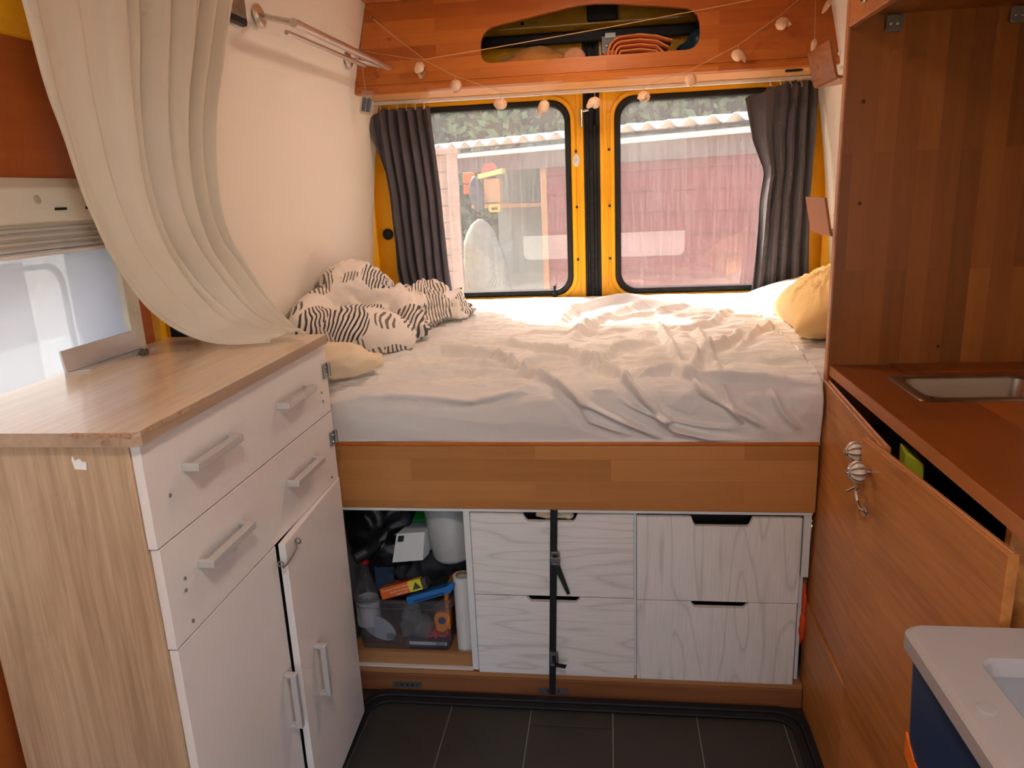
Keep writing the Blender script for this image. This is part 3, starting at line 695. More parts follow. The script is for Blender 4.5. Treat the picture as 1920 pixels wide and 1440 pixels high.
me = blob([((-0.76, 1.99, 1.0), (0.10, 0.055, 0.05), 25), ((-0.70, 2.045, 0.99), (0.05, 0.03, 0.03), 30), ((-0.85, 1.98, 1.01), (0.10, 0.06, 0.065), 10), ((-0.95, 2.0, 1.0), (0.08, 0.06, 0.06), 0)], 0.008, 8)
wrinkle(me, lambda p: 0.012 * (rn(p, (12, 16, 20), 5) - 0.45) + 0.006 * mnoise.noise(p * 14), 0.958)
me.materials.append(m_beige)
tag(obj('folded_blanket', me, None), 'beige cotton blanket bunched on the mattress corner beside the dresser', 'blanket')

def pillow_mesh(name, w, l, t, seed=1, N=70, wr=0.006):
    u = np.linspace(-1, 1, N); U, V = np.meshgrid(u, u)
    ed = (1 - np.abs(U) ** 2.6) * (1 - np.abs(V) ** 2.6); h = np.clip(ed, 0, 1) ** 0.42
    pin = 1 - 0.09 * (np.abs(U * V) ** 0) * (np.cos(U * PI / 2) * (np.abs(V) ** 3)); pin2 = 1 - 0.09 * np.cos(V * PI / 2) * (np.abs(U) ** 3)
    X = U * w / 2 * pin2; Y = V * l / 2 * pin
    ang = np.arctan2(V, U + 1e-6); rad = np.hypot(U, V)
    wk = wr * h * (ridge(ang * 5 + 3, rad * 1.6, 3, seed) - 0.45) + wr * 0.8 * h * (ridge(U * 3 + V * 2, V * 4 - U, 2, seed + 4) - 0.45)
    mb = MB(); top = np.stack([X, Y, t / 2 * h + wk], -1); bt = np.stack([X, Y, -t / 2 * h - wk * 0.5], -1)
    mb.grid(top); mb.grid(bt[:, ::-1])
    me = mb.mesh(name, True)
    bm = bmesh.new(); bm.from_mesh(me); bmesh.ops.remove_doubles(bm, verts=bm.verts, dist=0.0008); bm.to_mesh(me); bm.free()
    return me
o = obj('pillow', pillow_mesh('pillow', 0.42, 0.62, 0.19, 3, 110, 0.024), m_mustard, loc=(0.745, 2.46, 1.092), rot=(math.radians(-4), math.radians(-24), math.radians(-4)))
tag(o, 'plump mustard yellow pillow leaning by the wooden partition', 'pillow')
pw = empty('fringed_pillow', 'white fringed pillow behind the mustard pillow', 'pillow', (0.74, 2.98, 0.99))
m_wpil = cloth('white_pillow_cotton', C(238, 234, 224), noise=0.02)
obj('pillow_body', pillow_mesh('pillow_body', 0.38, 0.42, 0.10, 8, 60, 0.008), m_wpil, pw, loc=(0.735, 2.95, 1.022), rot=(0, math.radians(-12), math.radians(8)))
fg = MB()
for k in range(34):
    t = k / 33; x = lerp(0.535, 0.70, t); y = lerp(2.86, 2.74, t)
    fg.tube([(x + 0.012, y + 0.012, 1.012), (x, y, 1.006), (x - 0.010 + random.uniform(-.006, .006), y - 0.016, 0.999 + random.uniform(0, .003))], 0.0016, 5)
obj('fringe', fg, m_wpil, pw)

# ------------------------------------------------------------------ overhead cabinet at the rear
oc = empty('overhead_cabinet', 'orange wooden overhead cabinet with a long cut-out above the rear windows', 'cabinet', (-0.07, 2.9, 1.83))
def panel_hole(xl0, xr0, z0, xl1, xr1, z1, hole, y0, y1):
    # outer outline sampled by angle so it pairs with the hole outline
    cx, cz = -0.06, 1.985
    outer = []
    quad = [(xl0, z0), (xr0, z0), (xr1, z1), (xl1, z1)]
    for (hx, hz) in hole:
        dx, dz = hx - cx, hz - cz; best = None
        for i in range(4):
            (ax, az), (bx, bz) = quad[i], quad[(i + 1) % 4]; ex, ez = bx - ax, bz - az
            den = dx * ez - dz * ex
            if abs(den) < 1e-9: continue
            t = ((ax - cx) * ez - (az - cz) * ex) / den; u = ((ax - cx) * dz - (az - cz) * dx) / den
            if t > 0 and -1e-6 <= u <= 1 + 1e-6 and (best is None or t < best): best = t
        outer.append((cx + dx * best, cz + dz * best))
    return MB().ring(outer, hole, 'xz', y0, y1)
def smooth_loop(pts, r, n=6):
    out = []
    for i, p in enumerate(pts):
        a = Vector(pts[i - 1]); b_ = Vector(p); c = Vector(pts[(i + 1) % len(pts)])
        rr = r[i]; d1 = (a - b_).normalized() * rr; d2 = (c - b_).normalized() * rr
        for k in range(n):
            t = k / (n - 1); q = (b_ + d1) * (1 - t) ** 2 + b_ * 2 * t * (1 - t) + (b_ + d2) * t ** 2; out.append((q.x, q.y))
    return out
hl = smooth_loop([(-0.455, 1.905), (0.325, 1.905), (0.325, 2.035), (-0.055, 2.083), (-0.455, 2.02)][::1], [0.04, 0.05, 0.06, 0.09, 0.06])
# densify the loop so that the outer outline keeps its corners
hd2 = []
for i in range(len(hl)):
    a = hl[i]; c = hl[(i + 1) % len(hl)]
    for k in range(4): hd2.append((lerp(a[0], c[0], k / 4), lerp(a[1], c[1], k / 4)))
_c = (-0.06, 1.985); _ex = []
for (qx, qz) in ((-0.937, 1.855), (0.800, 1.855), (0.735, 2.132), (-0.872, 2.132)):      # outline samples towards the panel corners
    th = math.atan2(qz - _c[1], qx - _c[0])
    for i in range(len(hd2)):
        a = hd2[i]; c = hd2[(i + 1) % len(hd2)]
        t0_ = math.atan2(a[1] - _c[1], a[0] - _c[0]); t1_ = math.atan2(c[1] - _c[1], c[0] - _c[0]); dd = (t1_ - t0_ + PI) % (2 * PI) - PI; de = (th - t0_ + PI) % (2 * PI) - PI
        if dd > 0 and 0 <= de < dd:
            dx, dz = math.cos(th), math.sin(th); ex, ez = c[0] - a[0], c[1] - a[1]; den = dx * ez - dz * ex
            t_ = ((a[0] - _c[0]) * ez - (a[1] - _c[1]) * ex) / den; _ex.append((i, (_c[0] + dx * t_, _c[1] + dz * t_))); break
for i, q_ in sorted(_ex, reverse=True): hd2.insert(i + 1, q_)
obj('front_panel', panel_hole(-0.937, 0.800, 1.855, -0.872, 0.735, 2.132, hd2, 2.895, 2.915), m_over, oc)
mb = MB(); mb.prism([(2.893, 1.8535), (2.889, 1.845), (2.893, 1.829), (2.905, 1.826), (2.93, 1.826), (2.93, 1.8535)], 'yz', -0.943, 0.805)
obj('bottom_edge', mb, m_over, oc, smooth=False)
obj('bottom_board', B(-0.95, 0.81, 2.932, 3.235, 1.826, 1.842), m_under, oc)
obj('inner_floor', B(-0.93, 0.79, 2.932, 3.18, 1.8425, 1.866), m_under, oc)
mb = MB().prism(rrect(0.632, 0.692, 2.945, 2.972, 0.012), 'xy', 1.819, 1.827)
obj('catch', mb, m_blackp, oc, bevel=0.002)
obj('inner_light', MB().prism(rrect(-0.075, 0.045, 2.076, 2.165, 0.008), 'xz', 3.175, 3.199), m_blackp, hd, bevel=0.004)
obj('light_lens', MB().prism(rrect(-0.060, 0.030, 2.090, 2.152, 0.006), 'xz', 3.171, 3.176), mat('smoked_lens', C(60, 58, 56), 0.12, noise=0.3, nscale=60, coat=0.5), hd)
ht = MB(); ht.box(-0.02, 0.06, 3.185, 3.21, 1.955, 2.022)
lh = obj('latch_plate', ht, mat('grey_latch_steel', C(104, 106, 108), 0.4, metal=0.6, noise=0.1), hd, bevel=0.003)
for x in (0.0, 0.04): obj('latch_screw', MB().lathe([(0.008, 0), (0.008, 0.004), (0.004, 0.005)], 10, (x, 3.184, 1.985), (0, -1, 0)), m_zinc, lh)
obj('latch_tongue', B(-0.005, 0.035, 3.178, 3.186, 2.012, 2.03), m_zinc, lh)
# contents
tw = empty('towel', 'orange towel folded in layers inside the overhead cabinet', 'towel', (0.17, 3.0, 1.843))
m_otowel = cloth('orange_terry_towel', C(214, 96, 40), noise=0.1, weave=0.3)
m_ohem = cloth('orange_towel_hem', C(232, 160, 96), noise=0.05)
for k in range(4):
    pts = []; th = 0.012
    rr = 0.058 - 0.016 * k
    top = 1.975 - 0.0165 * k
    path = [(-0.02 + 0.012 * k, 1.875)] + [(0.035 + 0.014 * k + rr * 0.9 * (1 - math.cos(a)) - 0.03, top - rr + rr * math.sin(a)) for a in np.linspace(-0.6, PI / 2, 8)] + [(0.12, top + 0.003), (0.18, top - 0.006), (0.235 - 0.012 * k, top - 0.024 - 0.006 * k)]
    v = []; sec = [(p[0], p[1]) for p in path]
    G = np.array([[(x, y, z + 0.002 * math.sin(9 * x + y * 20)) for (x, z) in sec] for y in np.linspace(2.96, 3.14, 6)])
    ly = obj('towel_layer', MB().grid(G), m_otowel, tw, smooth=True, solid=0.009)
    obj('towel_hem', MB().tube([(x, 2.957, z) for (x, z) in sec], 0.0032, 6), m_ohem, ly)
G = np.array([[(x, y, 1.905 + 0.012 * math.sin(x * 30 + y * 9) + 0.01 * math.sin(x * 60)) for x in np.linspace(-0.10, 0.03, 14)] for y in np.linspace(2.96, 3.14, 6)])
obj('towel_end', MB().grid(G), m_otowel, tw, smooth=True, solid=0.016)
me = blob([((-0.27, 3.03, 1.912), (0.10, 0.08, 0.062), 0), ((-0.35, 3.03, 1.895), (0.08, 0.07, 0.045), 0), ((-0.2, 3.04, 1.905), (0.06, 0.07, 0.05), 0)], 0.01, 4)
wrinkle(me, lambda p: 0.006 * (rn(p, (12, 20, 30), 3) - 0.45), 1.8665); me.materials.append(cloth('tan_cushion_cotton', C(196, 140, 74)))
tag(obj('cushion', me, None), 'small tan cushion in the left of the overhead cabinet opening', 'cushion')
mb = MB().lathe([(0.0, 0), (0.036, 0.0), (0.043, 0.012), (0.044, 0.08), (0.040, 0.10), (0, 0.102)], 14, (-0.118, 2.965, 1.9105), (0, 1, 0))
tag(obj('rolled_cloth', mb, cloth('peach_cloth', C(214, 160, 120)), smooth=True), 'rolled peach cloth beside the orange towel in the overhead cabinet', 'cloth')
me = blob([((0.31, 3.06, 1.90), (0.06, 0.07, 0.058), 0), ((0.34, 3.05, 1.95), (0.04, 0.06, 0.05), 0)], 0.01, 6)
wrinkle(me, lambda p: 0.01 * (rn(p, (16, 18, 22), 3) - 0.45), 1.8665); me.materials.append(mat('navy_bag_fabric', C(40, 66, 84), 0.4, noise=0.2))
tag(obj('fabric_bag', me, None), 'dark blue bag at the right end of the overhead cabinet', 'bag')

# curtain track and taupe curtains
tr = MB().box(-0.975, 0.835, 3.135, 3.16, 1.812, 1.8255)
tag(obj('curtain_track', tr, mat('white_track', C(230, 226, 220), 0.4, noise=0.03), bevel=0.002), 'slim white curtain track under the overhead cabinet', 'curtain track')
def grey_curtain(name, label, topL, topR, rows, folds, seed, flap=None):
    # rows: list of (z, xleft, xright, y)
    c = empty(name, label, 'curtain', ((rows[-1][1] + rows[-1][2]) / 2, 3.13, rows[-1][0]), group=None)
    zs = np.array([r[0] for r in rows])[::-1]; nz = 80; nu = 260
    Z = np.linspace(rows[0][0], rows[-1][0], nz)
    G = np.zeros((nz, nu, 3)); u = np.linspace(0, 1, nu)
    for i, z in enumerate(Z):
        xl = np.interp(z, zs, [r[1] for r in rows][::-1]); xr = np.interp(z, zs, [r[2] for r in rows][::-1]); yy = np.interp(z, zs, [r[3] for r in rows][::-1])
        t = i / (nz - 1)
        un = u + 0.05 * (vnoise(u * 7 + seed, np.full(nu, t * 2.0), seed) - 0.5)
        amp = 0.020 + 0.006 * np.sin(u * 9 + seed) + 0.01 * t * (vnoise(u * 5, np.full(nu, t * 3), seed + 2) - 0.5)
        wv = np.sin(2 * PI * folds * un + 0.8 * np.sin(t * 3 + seed) * u)
        wv = np.sign(wv) * np.abs(wv) ** 0.75
        hems = 0.0035 * np.exp(-((z - (rows[0][0] - 0.085)) / 0.006) ** 2)
        G[i, :, 0] = xl + (xr - xl) * (u + 0.018 * np.sin(4 * PI * folds * un + 1.0))
        G[i, :, 1] = yy + amp * wv + 0.006 * (vnoise(u * 14, np.full(nu, t * 9), seed + 5) - 0.5) - hems
        G[i, :, 2] = z + (0.004 * np.sin(u * 40) if i == 0 else 0)
        if flap is not None:
            fu, fz, dx, dz, dy = flap
            k = np.clip((fu - u) / fu, 0, 1) ** 1.2 * np.clip((z - fz) / (rows[0][0] - fz), 0, 1)
            G[i, :, 0] += dx * k; G[i, :, 2] += dz * k; G[i, :, 1] += dy * k
    obj('curtain_cloth', MB().grid(G), m_grey, c, smooth=True, solid=0.0025)
    for k in range(int(folds)):
        x = lerp(topL, topR, (k + 0.5) / folds)
        obj('curtain_hook', MB().tube([(x, 3.148, 1.812), (x, 3.144, 1.80), (x + 0.004, 3.138, 1.795), (x, 3.135, 1.785)], 0.0018, 6), MATS['white_plastic'], c)
    return c
grey_curtain('curtain', 'taupe curtain gathered left of the rear windows', -0.94, -0.72,
    [(1.792, -0.945, -0.712, 3.135), (1.70, -0.945, -0.705, 3.135), (1.45, -0.915, -0.693, 3.14), (1.15, -0.905, -0.683, 3.14), (1.0, -0.885, -0.670, 3.14)], 6, 3, (0.14, 1.55, -0.02, -0.035, -0.03))
grey_curtain('curtain', 'taupe curtain with a slipped corner hanging right of the rear windows', 0.60, 0.79,
    [(1.805, 0.615, 0.795, 3.135), (1.62, 0.60, 0.795, 3.135), (1.50, 0.612, 0.79, 3.135), (1.38, 0.600, 0.788, 3.14), (1.2, 0.590, 0.79, 3.14), (1.0, 0.575, 0.795, 3.14)], 5, 8, (0.34, 1.47, -0.10, -0.055, -0.06))

# shell garland and twine
sg = empty('shell_light_string', 'string of small pale sea shells with a battery box draped across the overhead cabinet', 'string lights', (-0.05, 2.86, 1.75))
m_shell = mat('pale_shell', C(228, 190, 158), 0.35, noise=0.22, nscale=120, bump=0.2, bscale=200)
m_cord = mat('thin_clear_cord', C(196, 160, 120), 0.6, noise=0.05)
knots = [(-0.898, 2.878, 1.975), (-0.70, 2.85, 1.93), (-0.66, 2.845, 1.925), (-0.545, 2.835, 1.86), (-0.385, 2.83, 1.80), (-0.224, 2.83, 1.775), (-0.044, 2.83, 1.775), (0.129, 2.83, 1.785), (0.288, 2.835, 1.83), (0.447, 2.84, 1.90), (0.590, 2.845, 1.99), (0.66, 2.86, 2.045), (0.70, 2.875, 2.10)]
obj('string', MB().tube(knots, 0.0012, 6), m_cord, sg)
shells = [(-0.676, 2.85, 1.896, 30), (-0.543, 2.835, 1.827, 10), (-0.381, 2.83, 1.754, -20), (-0.224, 2.83, 1.737, 8), (-0.044, 2.83, 1.739, -10), (0.129, 2.83, 1.749, 12), (0.288, 2.835, 1.796, -15), (0.447, 2.84, 1.866, 20), (0.590, 2.845, 1.957, -8)]
def shell_mesh():
    mb = MB(); nr, nc = 22, 16; G = []
    v = []
    for i in range(nr):          # coiling snail-shell surface
        t = i / (nr - 1)
        ang = t * 2.6 * 2 * PI; R = 0.011 * (1 - t) ** 1.1 ; rad = 0.0115 * (1 - t) ** 0.9 + 0.0004
        cx, cy, cz = R * math.cos(ang), R * math.sin(ang), 0.024 * t ** 0.9 - 0.006
        for k in range(nc):
            a = 2 * PI * k / nc
            v.append((cx + rad * math.cos(a) * math.cos(ang), cy + rad * math.cos(a) * math.sin(ang), cz + rad * 1.5 * math.sin(a)))
    fs = [(i * nc + k, i * nc + (k + 1) % nc, (i + 1) * nc + (k + 1) % nc, (i + 1) * nc + k) for i in range(nr - 1) for k in range(nc)]
    mb.add(v, fs); return mb.mesh('shell', True)
shm = shell_mesh()
for k, (x, y, z, a) in enumerate(shells):
    o = obj('shell', shm, m_shell, sg, loc=(x, y, z), rot=(math.radians(20 + 30 * (k % 3)), math.radians(a), math.radians(40 * k)))
    o.scale = (1.15, 1.1, 1.35)
    zk = float(np.interp(x, [p[0] for p in knots], [p[2] for p in knots]))
    obj('drop_wire', MB().tube([(x, y, zk), (x, y, z + 0.018)], 0.001, 5), m_cord, sg)
spire = MB().lathe([(0.0, 0.034), (0.003, 0.03), (0.007, 0.018), (0.0095, 0.004), (0.010, -0.004), (0.007, -0.012), (0, -0.018)][::-1], 12)
spm = spire.mesh('shell', True)
obj('shell', spm, m_shell, sg, loc=(0.702, 2.86, 1.891), rot=(PI, 0.15, 0)); obj('drop_wire', MB().tube([(0.70, 2.873, 2.10), (0.704, 2.862, 1.905)], 0.001, 5), m_cord, sg)
obj('shell', spm, m_shell, sg, loc=(0.735, 2.84, 2.008), rot=(PI, 0.55, 0)); obj('drop_wire', MB().tube([(0.70, 2.872, 2.10), (0.735, 2.84, 2.03)], 0.001, 5), m_cord, sg)
obj('screw_hook', MB().lathe([(0.003, 0), (0.003, 0.014), (0.006, 0.016), (0.004, 0.02)], 8, (-0.898, 2.894, 1.975), (0, -1, 0)), m_zinc, sg)
bb = obj('battery_box', MB().prism(rrect(-0.020, 0.020, -0.045, 0.040, 0.006), 'xz', -0.011, 0.011), glass_mat('clear_battery_case', (0.9, 0.9, 0.9, 1), 0.12, (0.85, 0.84, 0.82, 1)), sg, loc=(-0.889, 2.862, 1.795), rot=(0, math.radians(12), math.radians(8)), bevel=0.003)
WM[bb] = Matrix.Translation((-0.889, 2.862, 1.795))
for dx in (-0.0085, 0.0085):
    bt = MB().lathe([(0.0075, -0.036), (0.0075, 0.012), (0.003, 0.013), (0.003, 0.016)], 12, (dx, 0, 0)); obj('battery', bt, mat('battery_blue_grey', C(74, 96, 124), 0.3, metal=0.3, noise=0.2), bb, world=False, smooth=False)
obj('battery_wire', MB().tube([(-0.898, 2.876, 1.972), (-0.896, 2.872, 1.9), (-0.889, 2.862, 1.838)], 0.001, 5), m_cord, sg)
tn = empty('twine', 'thin twine tied from a screw hook across the overhead cabinet opening', 'twine', (-0.66, 2.88, 1.93))
obj('twine_cord', MB().tube([(-0.848, 2.884, 2.083), (-0.75, 2.87, 2.0), (-0.66, 2.865, 1.928), (-0.40, 2.872, 1.952), (0.0, 2.876, 1.992), (0.478, 2.880, 2.045), (0.72, 2.885, 2.075)], 0.0016, 6), mat('sandy_twine', C(216, 170, 120), 0.9, noise=0.15, nscale=200), tn)
obj('screw_hook', MB().lathe([(0.003, 0), (0.003, 0.012), (0.006, 0.014), (0.004, 0.018)], 8, (-0.848, 2.894, 2.083), (0, -1, 0)), m_zinc, tn)

# ------------------------------------------------------------------ drawer unit below the bed
du = empty('drawer_unit', 'white woodgrain chest of four drawers under the bed', 'drawer unit', (0.05, 2.1, 0.075))
YF = 1.888
def carc(*a, nm='carcass_panel'): return obj(nm, B(*a), m_whiteedge, du, bevel=0.001)
carc(-0.80, 0.526, YF + 0.003, 2.40, 0.588, 0.5965); carc(-0.412, -0.394, YF, 2.40, 0.082, 0.588); carc(0.0605, 0.0675, YF + 0.012, 2.40, 0.076, 0.588)
carc(0.506, 0.5255, YF + 0.008, 2.40, 0.405, 0.588); carc(0.506, 0.516, YF + 0.02, 2.40, 0.078, 0.405); carc(-0.394, 0.505, 2.385, 2.40, 0.076, 0.588); carc(-0.394, 0.516, 1.93, 2.385, 0.066, 0.074)
obj('interior_shade', B(-0.39, 0.503, 1.95, 1.956, 0.078, 0.586), m_dark, du)  # dark sheet standing in for shade behind the drawer notches
def drawer(x0, x1, z0, z1, sx0, sx1, depth, m, label):
    ch = 0.008
    p = [(x0, z0), (x1, z0), (x1, z1), (sx1 + ch * 0.6, z1), (sx1 - ch * 0.3, z1 - depth + 0.006), (sx1 - ch, z1 - depth), (sx0 + ch, z1 - depth), (sx0 + ch * 0.3, z1 - depth + 0.006), (sx0 - ch * 0.6, z1), (x0, z1)]
    # front split into three convex pieces so that the notch stays open
    mb = MB(); n = len(p)
    v = [(a, YF, c) for a, c in p] + [(a, YF + 0.016, c) for a, c in p]
    tri = [(0, 1, 5, 6), (1, 2, 3, 4, 5), (0, 6, 7, 8, 9)]
    fs = [q for q in tri] + [tuple(i + n for i in q[::-1]) for q in tri] + [((i + 1) % n, i, i + n, (i + 1) % n + n) for i in range(n)]
    mb.add(v, fs)
    d = obj('drawer', mb, m, du, bevel=0.0012, label=label)
    o_ = obj('drawer_box', MB().box(x0 + 0.012, x1 - 0.012, YF + 0.0165, 1.945, z0 + 0.01, z0 + 0.018).box(x0 + 0.012, x0 + 0.022, YF + 0.0165, 1.945, z0 + 0.018, z1 - 0.05).box(x1 - 0.022, x1 - 0.012, YF + 0.0165, 1.945, z0 + 0.018, z1 - 0.05), m_dark, d)
    return d
drawer(-0.3925, 0.0600, 0.3325, 0.5835, -0.239, -0.097, 0.022, m_ashH, 'upper left drawer with horizontal grain')
drawer(-0.3925, 0.0610, 0.0745, 0.3295, -0.238, -0.094, 0.017, m_ashH, 'lower left drawer with horizontal grain')
drawer(0.0685, 0.5005, 0.3290, 0.5800, 0.218, 0.369, 0.026, m_ashV, 'upper right drawer with vertical grain')
drawer(0.0685, 0.4990, 0.0740, 0.3270, 0.220, 0.366, 0.018, m_ashV, 'lower right drawer with vertical grain')
me = blob([((-0.17, 1.925, 0.568), (0.045, 0.012, 0.014), 0), ((-0.13, 1.925, 0.566), (0.03, 0.012, 0.012), 0)], 0.004, 3)
wrinkle(me, lambda p: 0.004 * mnoise.noise(p * 60)); me.materials.append(m_beige)
tag(obj('folded_cloth', me, None), 'cream cloth peeping out of the upper left drawer notch', 'cloth')
# strap
st = empty('strap', 'black webbing strap holding the left drawers closed', 'strap', (-0.172, 1.88, 0.012))
mb = MB(); mb.hexa([(-0.187, 1.8805, 0.014), (-0.168, 1.8805, 0.014), (-0.168, 1.8830, 0.014), (-0.187, 1.8830, 0.014)], [(-0.166, 1.8805, 0.599), (-0.146, 1.8805, 0.599), (-0.146, 1.8830, 0.599), (-0.166, 1.8830, 0.599)])
obj('webbing', mb, m_black, st)
bk = MB()
bk.ring(rrect(-0.168, -0.143, 0.437, 0.478, 0.003, 3), rrect(-0.163, -0.148, 0.444, 0.470, 0.002, 3), 'xz', 1.872, 1.8795); bk.box(-0.169, -0.142, 1.868, 1.8795, 0.448, 0.462)
b1 = obj('buckle', bk, m_zinc, st, bevel=0.001)
tl = MB(); tl.hexa([(-0.125, 1.864, 0.352), (-0.116, 1.864, 0.355), (-0.116, 1.866, 0.355), (-0.125, 1.866, 0.352)], [(-0.166, 1.873, 0.445), (-0.146, 1.873, 0.445), (-0.146, 1.8755, 0.445), (-0.166, 1.8755, 0.445)])
obj('strap_tail', tl, m_black, st)
bk = MB(); bk.ring(rrect(-0.179, -0.156, 0.118, 0.160, 0.003, 3), rrect(-0.174, -0.161, 0.125, 0.152, 0.002, 3), 'xz', 1.868, 1.8795); bk.tube([(-0.168, 1.868, 0.16), (-0.160, 1.862, 0.165), (-0.155, 1.864, 0.15)], 0.0015, 6)
obj('buckle', bk, m_zinc, st, bevel=0.001)
tl = MB(); tl.hexa([(-0.165, 1.858, 0.124), (-0.135, 1.842, 0.130), (-0.135, 1.844, 0.130), (-0.165, 1.862, 0.124)], [(-0.168, 1.858, 0.136), (-0.130, 1.842, 0.142), (-0.130, 1.844, 0.142), (-0.168, 1.862, 0.136)])
obj('strap_tail', tl, m_black, st)
# plinth
pl = empty('plinth', 'rough wooden plinth board at the bottom under the drawers', 'plinth', (-0.1, 1.89, 0))
obj('plinth_board', B(-0.80, 0.526, 1.884, 1.93, 0.0, 0.060), m_plinth, pl, bevel=0.002)
obj('plinth_strip', B(-0.80, 0.526, 1.887, 2.4, 0.0605, 0.0738), m_shelfw, pl, bevel=0.001)
for cx in (-0.615, -0.175):
    mb = MB(); mb.prism(rrect(cx - 0.045, cx + 0.045, 0.016, 0.034, 0.004, 3), 'xz', 1.8815, 1.884)
    p_ = obj('metal_plate', mb, m_zinc, pl)
    for dx in (-0.032, -0.016, 0.0, 0.016, 0.032): obj('plate_hole', MB().lathe([(0.0035, 0), (0.0035, 0.001)], 8, (cx + dx, 1.8812, 0.025), (0, 1, 0)), m_blackp if abs(dx) < 0.02 else m_chrome, p_)

# ------------------------------------------------------------------ storage cavity on the left of the drawers
shf = empty('storage_shelf', 'pine shelf board with a white strip under the plastic tub', 'shelf', (-0.6, 2.1, 0.08))
obj('shelf_board', B(-0.80, -0.4125, 1.925, 2.40, 0.078, 0.10), m_shelfw, shf)
obj('shelf_front', B(-0.80, -0.4125, 1.908, 1.924, 0.078, 0.118), m_shelfw, shf, bevel=0.001)
obj('white_strip', B(-0.80, -0.4125, 1.895, 1.924, 0.0742, 0.0778), m_whiteedge, shf)
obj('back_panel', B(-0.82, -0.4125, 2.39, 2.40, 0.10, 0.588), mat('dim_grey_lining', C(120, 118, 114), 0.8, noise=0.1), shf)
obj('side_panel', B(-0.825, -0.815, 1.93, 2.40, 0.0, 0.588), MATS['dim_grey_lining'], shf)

m_tub = glass_mat('clear_polypropylene', (0.95, 0.95, 0.96, 1), 0.09, (0.75, 0.74, 0.76, 1), ior=1.45)
tb = MB()
b0 = rrect(-0.775, -0.492, 1.945, 2.22, 0.03, 6); t0 = rrect(-0.785, -0.476, 1.935, 2.24, 0.035, 6); i0 = rrect(-0.778, -0.483, 1.942, 2.233, 0.03, 6)
n0 = len(b0)
v = [(x, y, 0.101) for x, y in b0] + [(x, y, 0.245) for x, y in i0] + [(x, y, 0.245) for x, y in t0] + [(x, y, 0.272) for x, y in t0]
fs = [tuple(range(n0))[::-1]] + [(k * n0 + i, k * n0 + (i + 1) % n0, (k + 1) * n0 + (i + 1) % n0, (k + 1) * n0 + i) for k in range(3) for i in range(n0)]
tb.add(v, fs)
tubE = empty('storage_tub', 'clear plastic tub full of household bits under the bed', 'tub', (-0.63, 2.08, 0.10))
obj('tub_wall', tb, m_tub, tubE, smooth=False, solid=0.0015)
obj('tub_rim', MB().ring(rrect(-0.789, -0.472, 1.931, 2.244, 0.037, 6), rrect(-0.778, -0.483, 1.942, 2.233, 0.03, 6), 'xy', 0.268, 0.274), m_tub, tubE)
# things in the tub
E_ = empty('paper_cup_lid', 'grey oval label lid inside the tub', 'lid', (-0.72, 1.955, 0.16))
pts = [(-0.715 + 0.052 * math.cos(t) - 0.012 * math.sin(t), 0.165 + 0.042 * math.sin(t) - 0.012 * math.cos(t)) for t in [2 * PI * k / 28 for k in range(28)]]
obj('lid_disc', MB().prism(pts, 'xz', 1.958, 1.966), mat('grey_paper_label', C(176, 180, 188), 0.6, noise=0.15, nscale=40), E_, bevel=0.002)
for k in range(7): obj('printed_bar', B(-0.690 + 0.004 * k, -0.688 + 0.004 * k, 1.9574, 1.9582, 0.128, 0.148), m_blackp, E_)
me = blob([((-0.612, 1.985, 0.19), (0.03, 0.025, 0.055), 0), ((-0.585, 1.985, 0.16), (0.035, 0.025, 0.035), 0), ((-0.63, 1.985, 0.15), (0.025, 0.02, 0.03), 0)], 0.006, 2)
wrinkle(me, lambda p: 0.012 * (rn(p, (35, 30, 35), 3) - 0.4), 0.103); me.materials.append(glass_mat('crinkled_clear_film', (0.8, 0.8, 0.8, 1), 0.3, (0.8, 0.8, 0.78, 1), ior=1.7, rough=0.1))
tag(obj('plastic_bag', me, None), 'crinkled clear plastic bag in the middle of the tub', 'plastic bag')
rd = MB()
for k in range(26):
    a = random.uniform(0, 2 * PI); c = Vector((-0.535 + random.uniform(-.022, .022), 1.985 + random.uniform(-.012, .012), 0.140 + random.uniform(-.014, .016))); r_ = random.uniform(0.012, 0.022); tl_ = random.uniform(-0.6, 0.6)
    rd.tube([c + Vector((r_ * math.cos(t), 0.010 * math.sin(t + a) , r_ * math.sin(t) * 0.8 + tl_ * 0.01)) for t in np.linspace(0, 2 * PI, 12)], 0.002, 5)
tag(obj('cord_bundle', rd, mat('red_orange_cord', C(222, 74, 44), 0.6, noise=0.15)), 'tangle of red-orange cord inside the tub', 'cord')
tp = empty('tape_measure', 'orange teardrop reel with a blue centre in the tub', 'reel', (-0.512, 1.957, 0.15))
pts = [(-0.512 + 0.025 * math.cos(t), 0.205 + 0.025 * math.sin(t)) for t in np.linspace(-0.5, PI + 0.3, 18)] + [(-0.530, 0.165), (-0.512, 0.160), (-0.500, 0.168)]
obj('reel_body', MB().prism(pts, 'xz', 1.952, 1.972), mat('orange_plastic', C(232, 140, 40), 0.4, noise=0.05), tp, bevel=0.003)
obj('reel_hub', MB().lathe([(0.0115, 0), (0.0115, 0.003), (0, 0.0035)], 20, (-0.511, 1.952, 0.203), (0, -1, 0)), mat('blue_hub', C(44, 62, 120), 0.4, noise=0.05), tp)
lb = empty('printed_sachet', 'blue and white printed packet lying at the bottom of the tub', 'packet', (-0.56, 1.955, 0.103))
obj('packet_body', B(-0.62, -0.50, 1.952, 2.02, 0.1025, 0.128), mat('navy_packet', C(52, 62, 92), 0.35, noise=0.25, nscale=50), lb, bevel=0.004)
obj('white_band', B(-0.618, -0.502, 1.9505, 1.952, 0.117, 0.127), mat('white_print', C(210, 210, 206), 0.5, noise=0.1), lb)
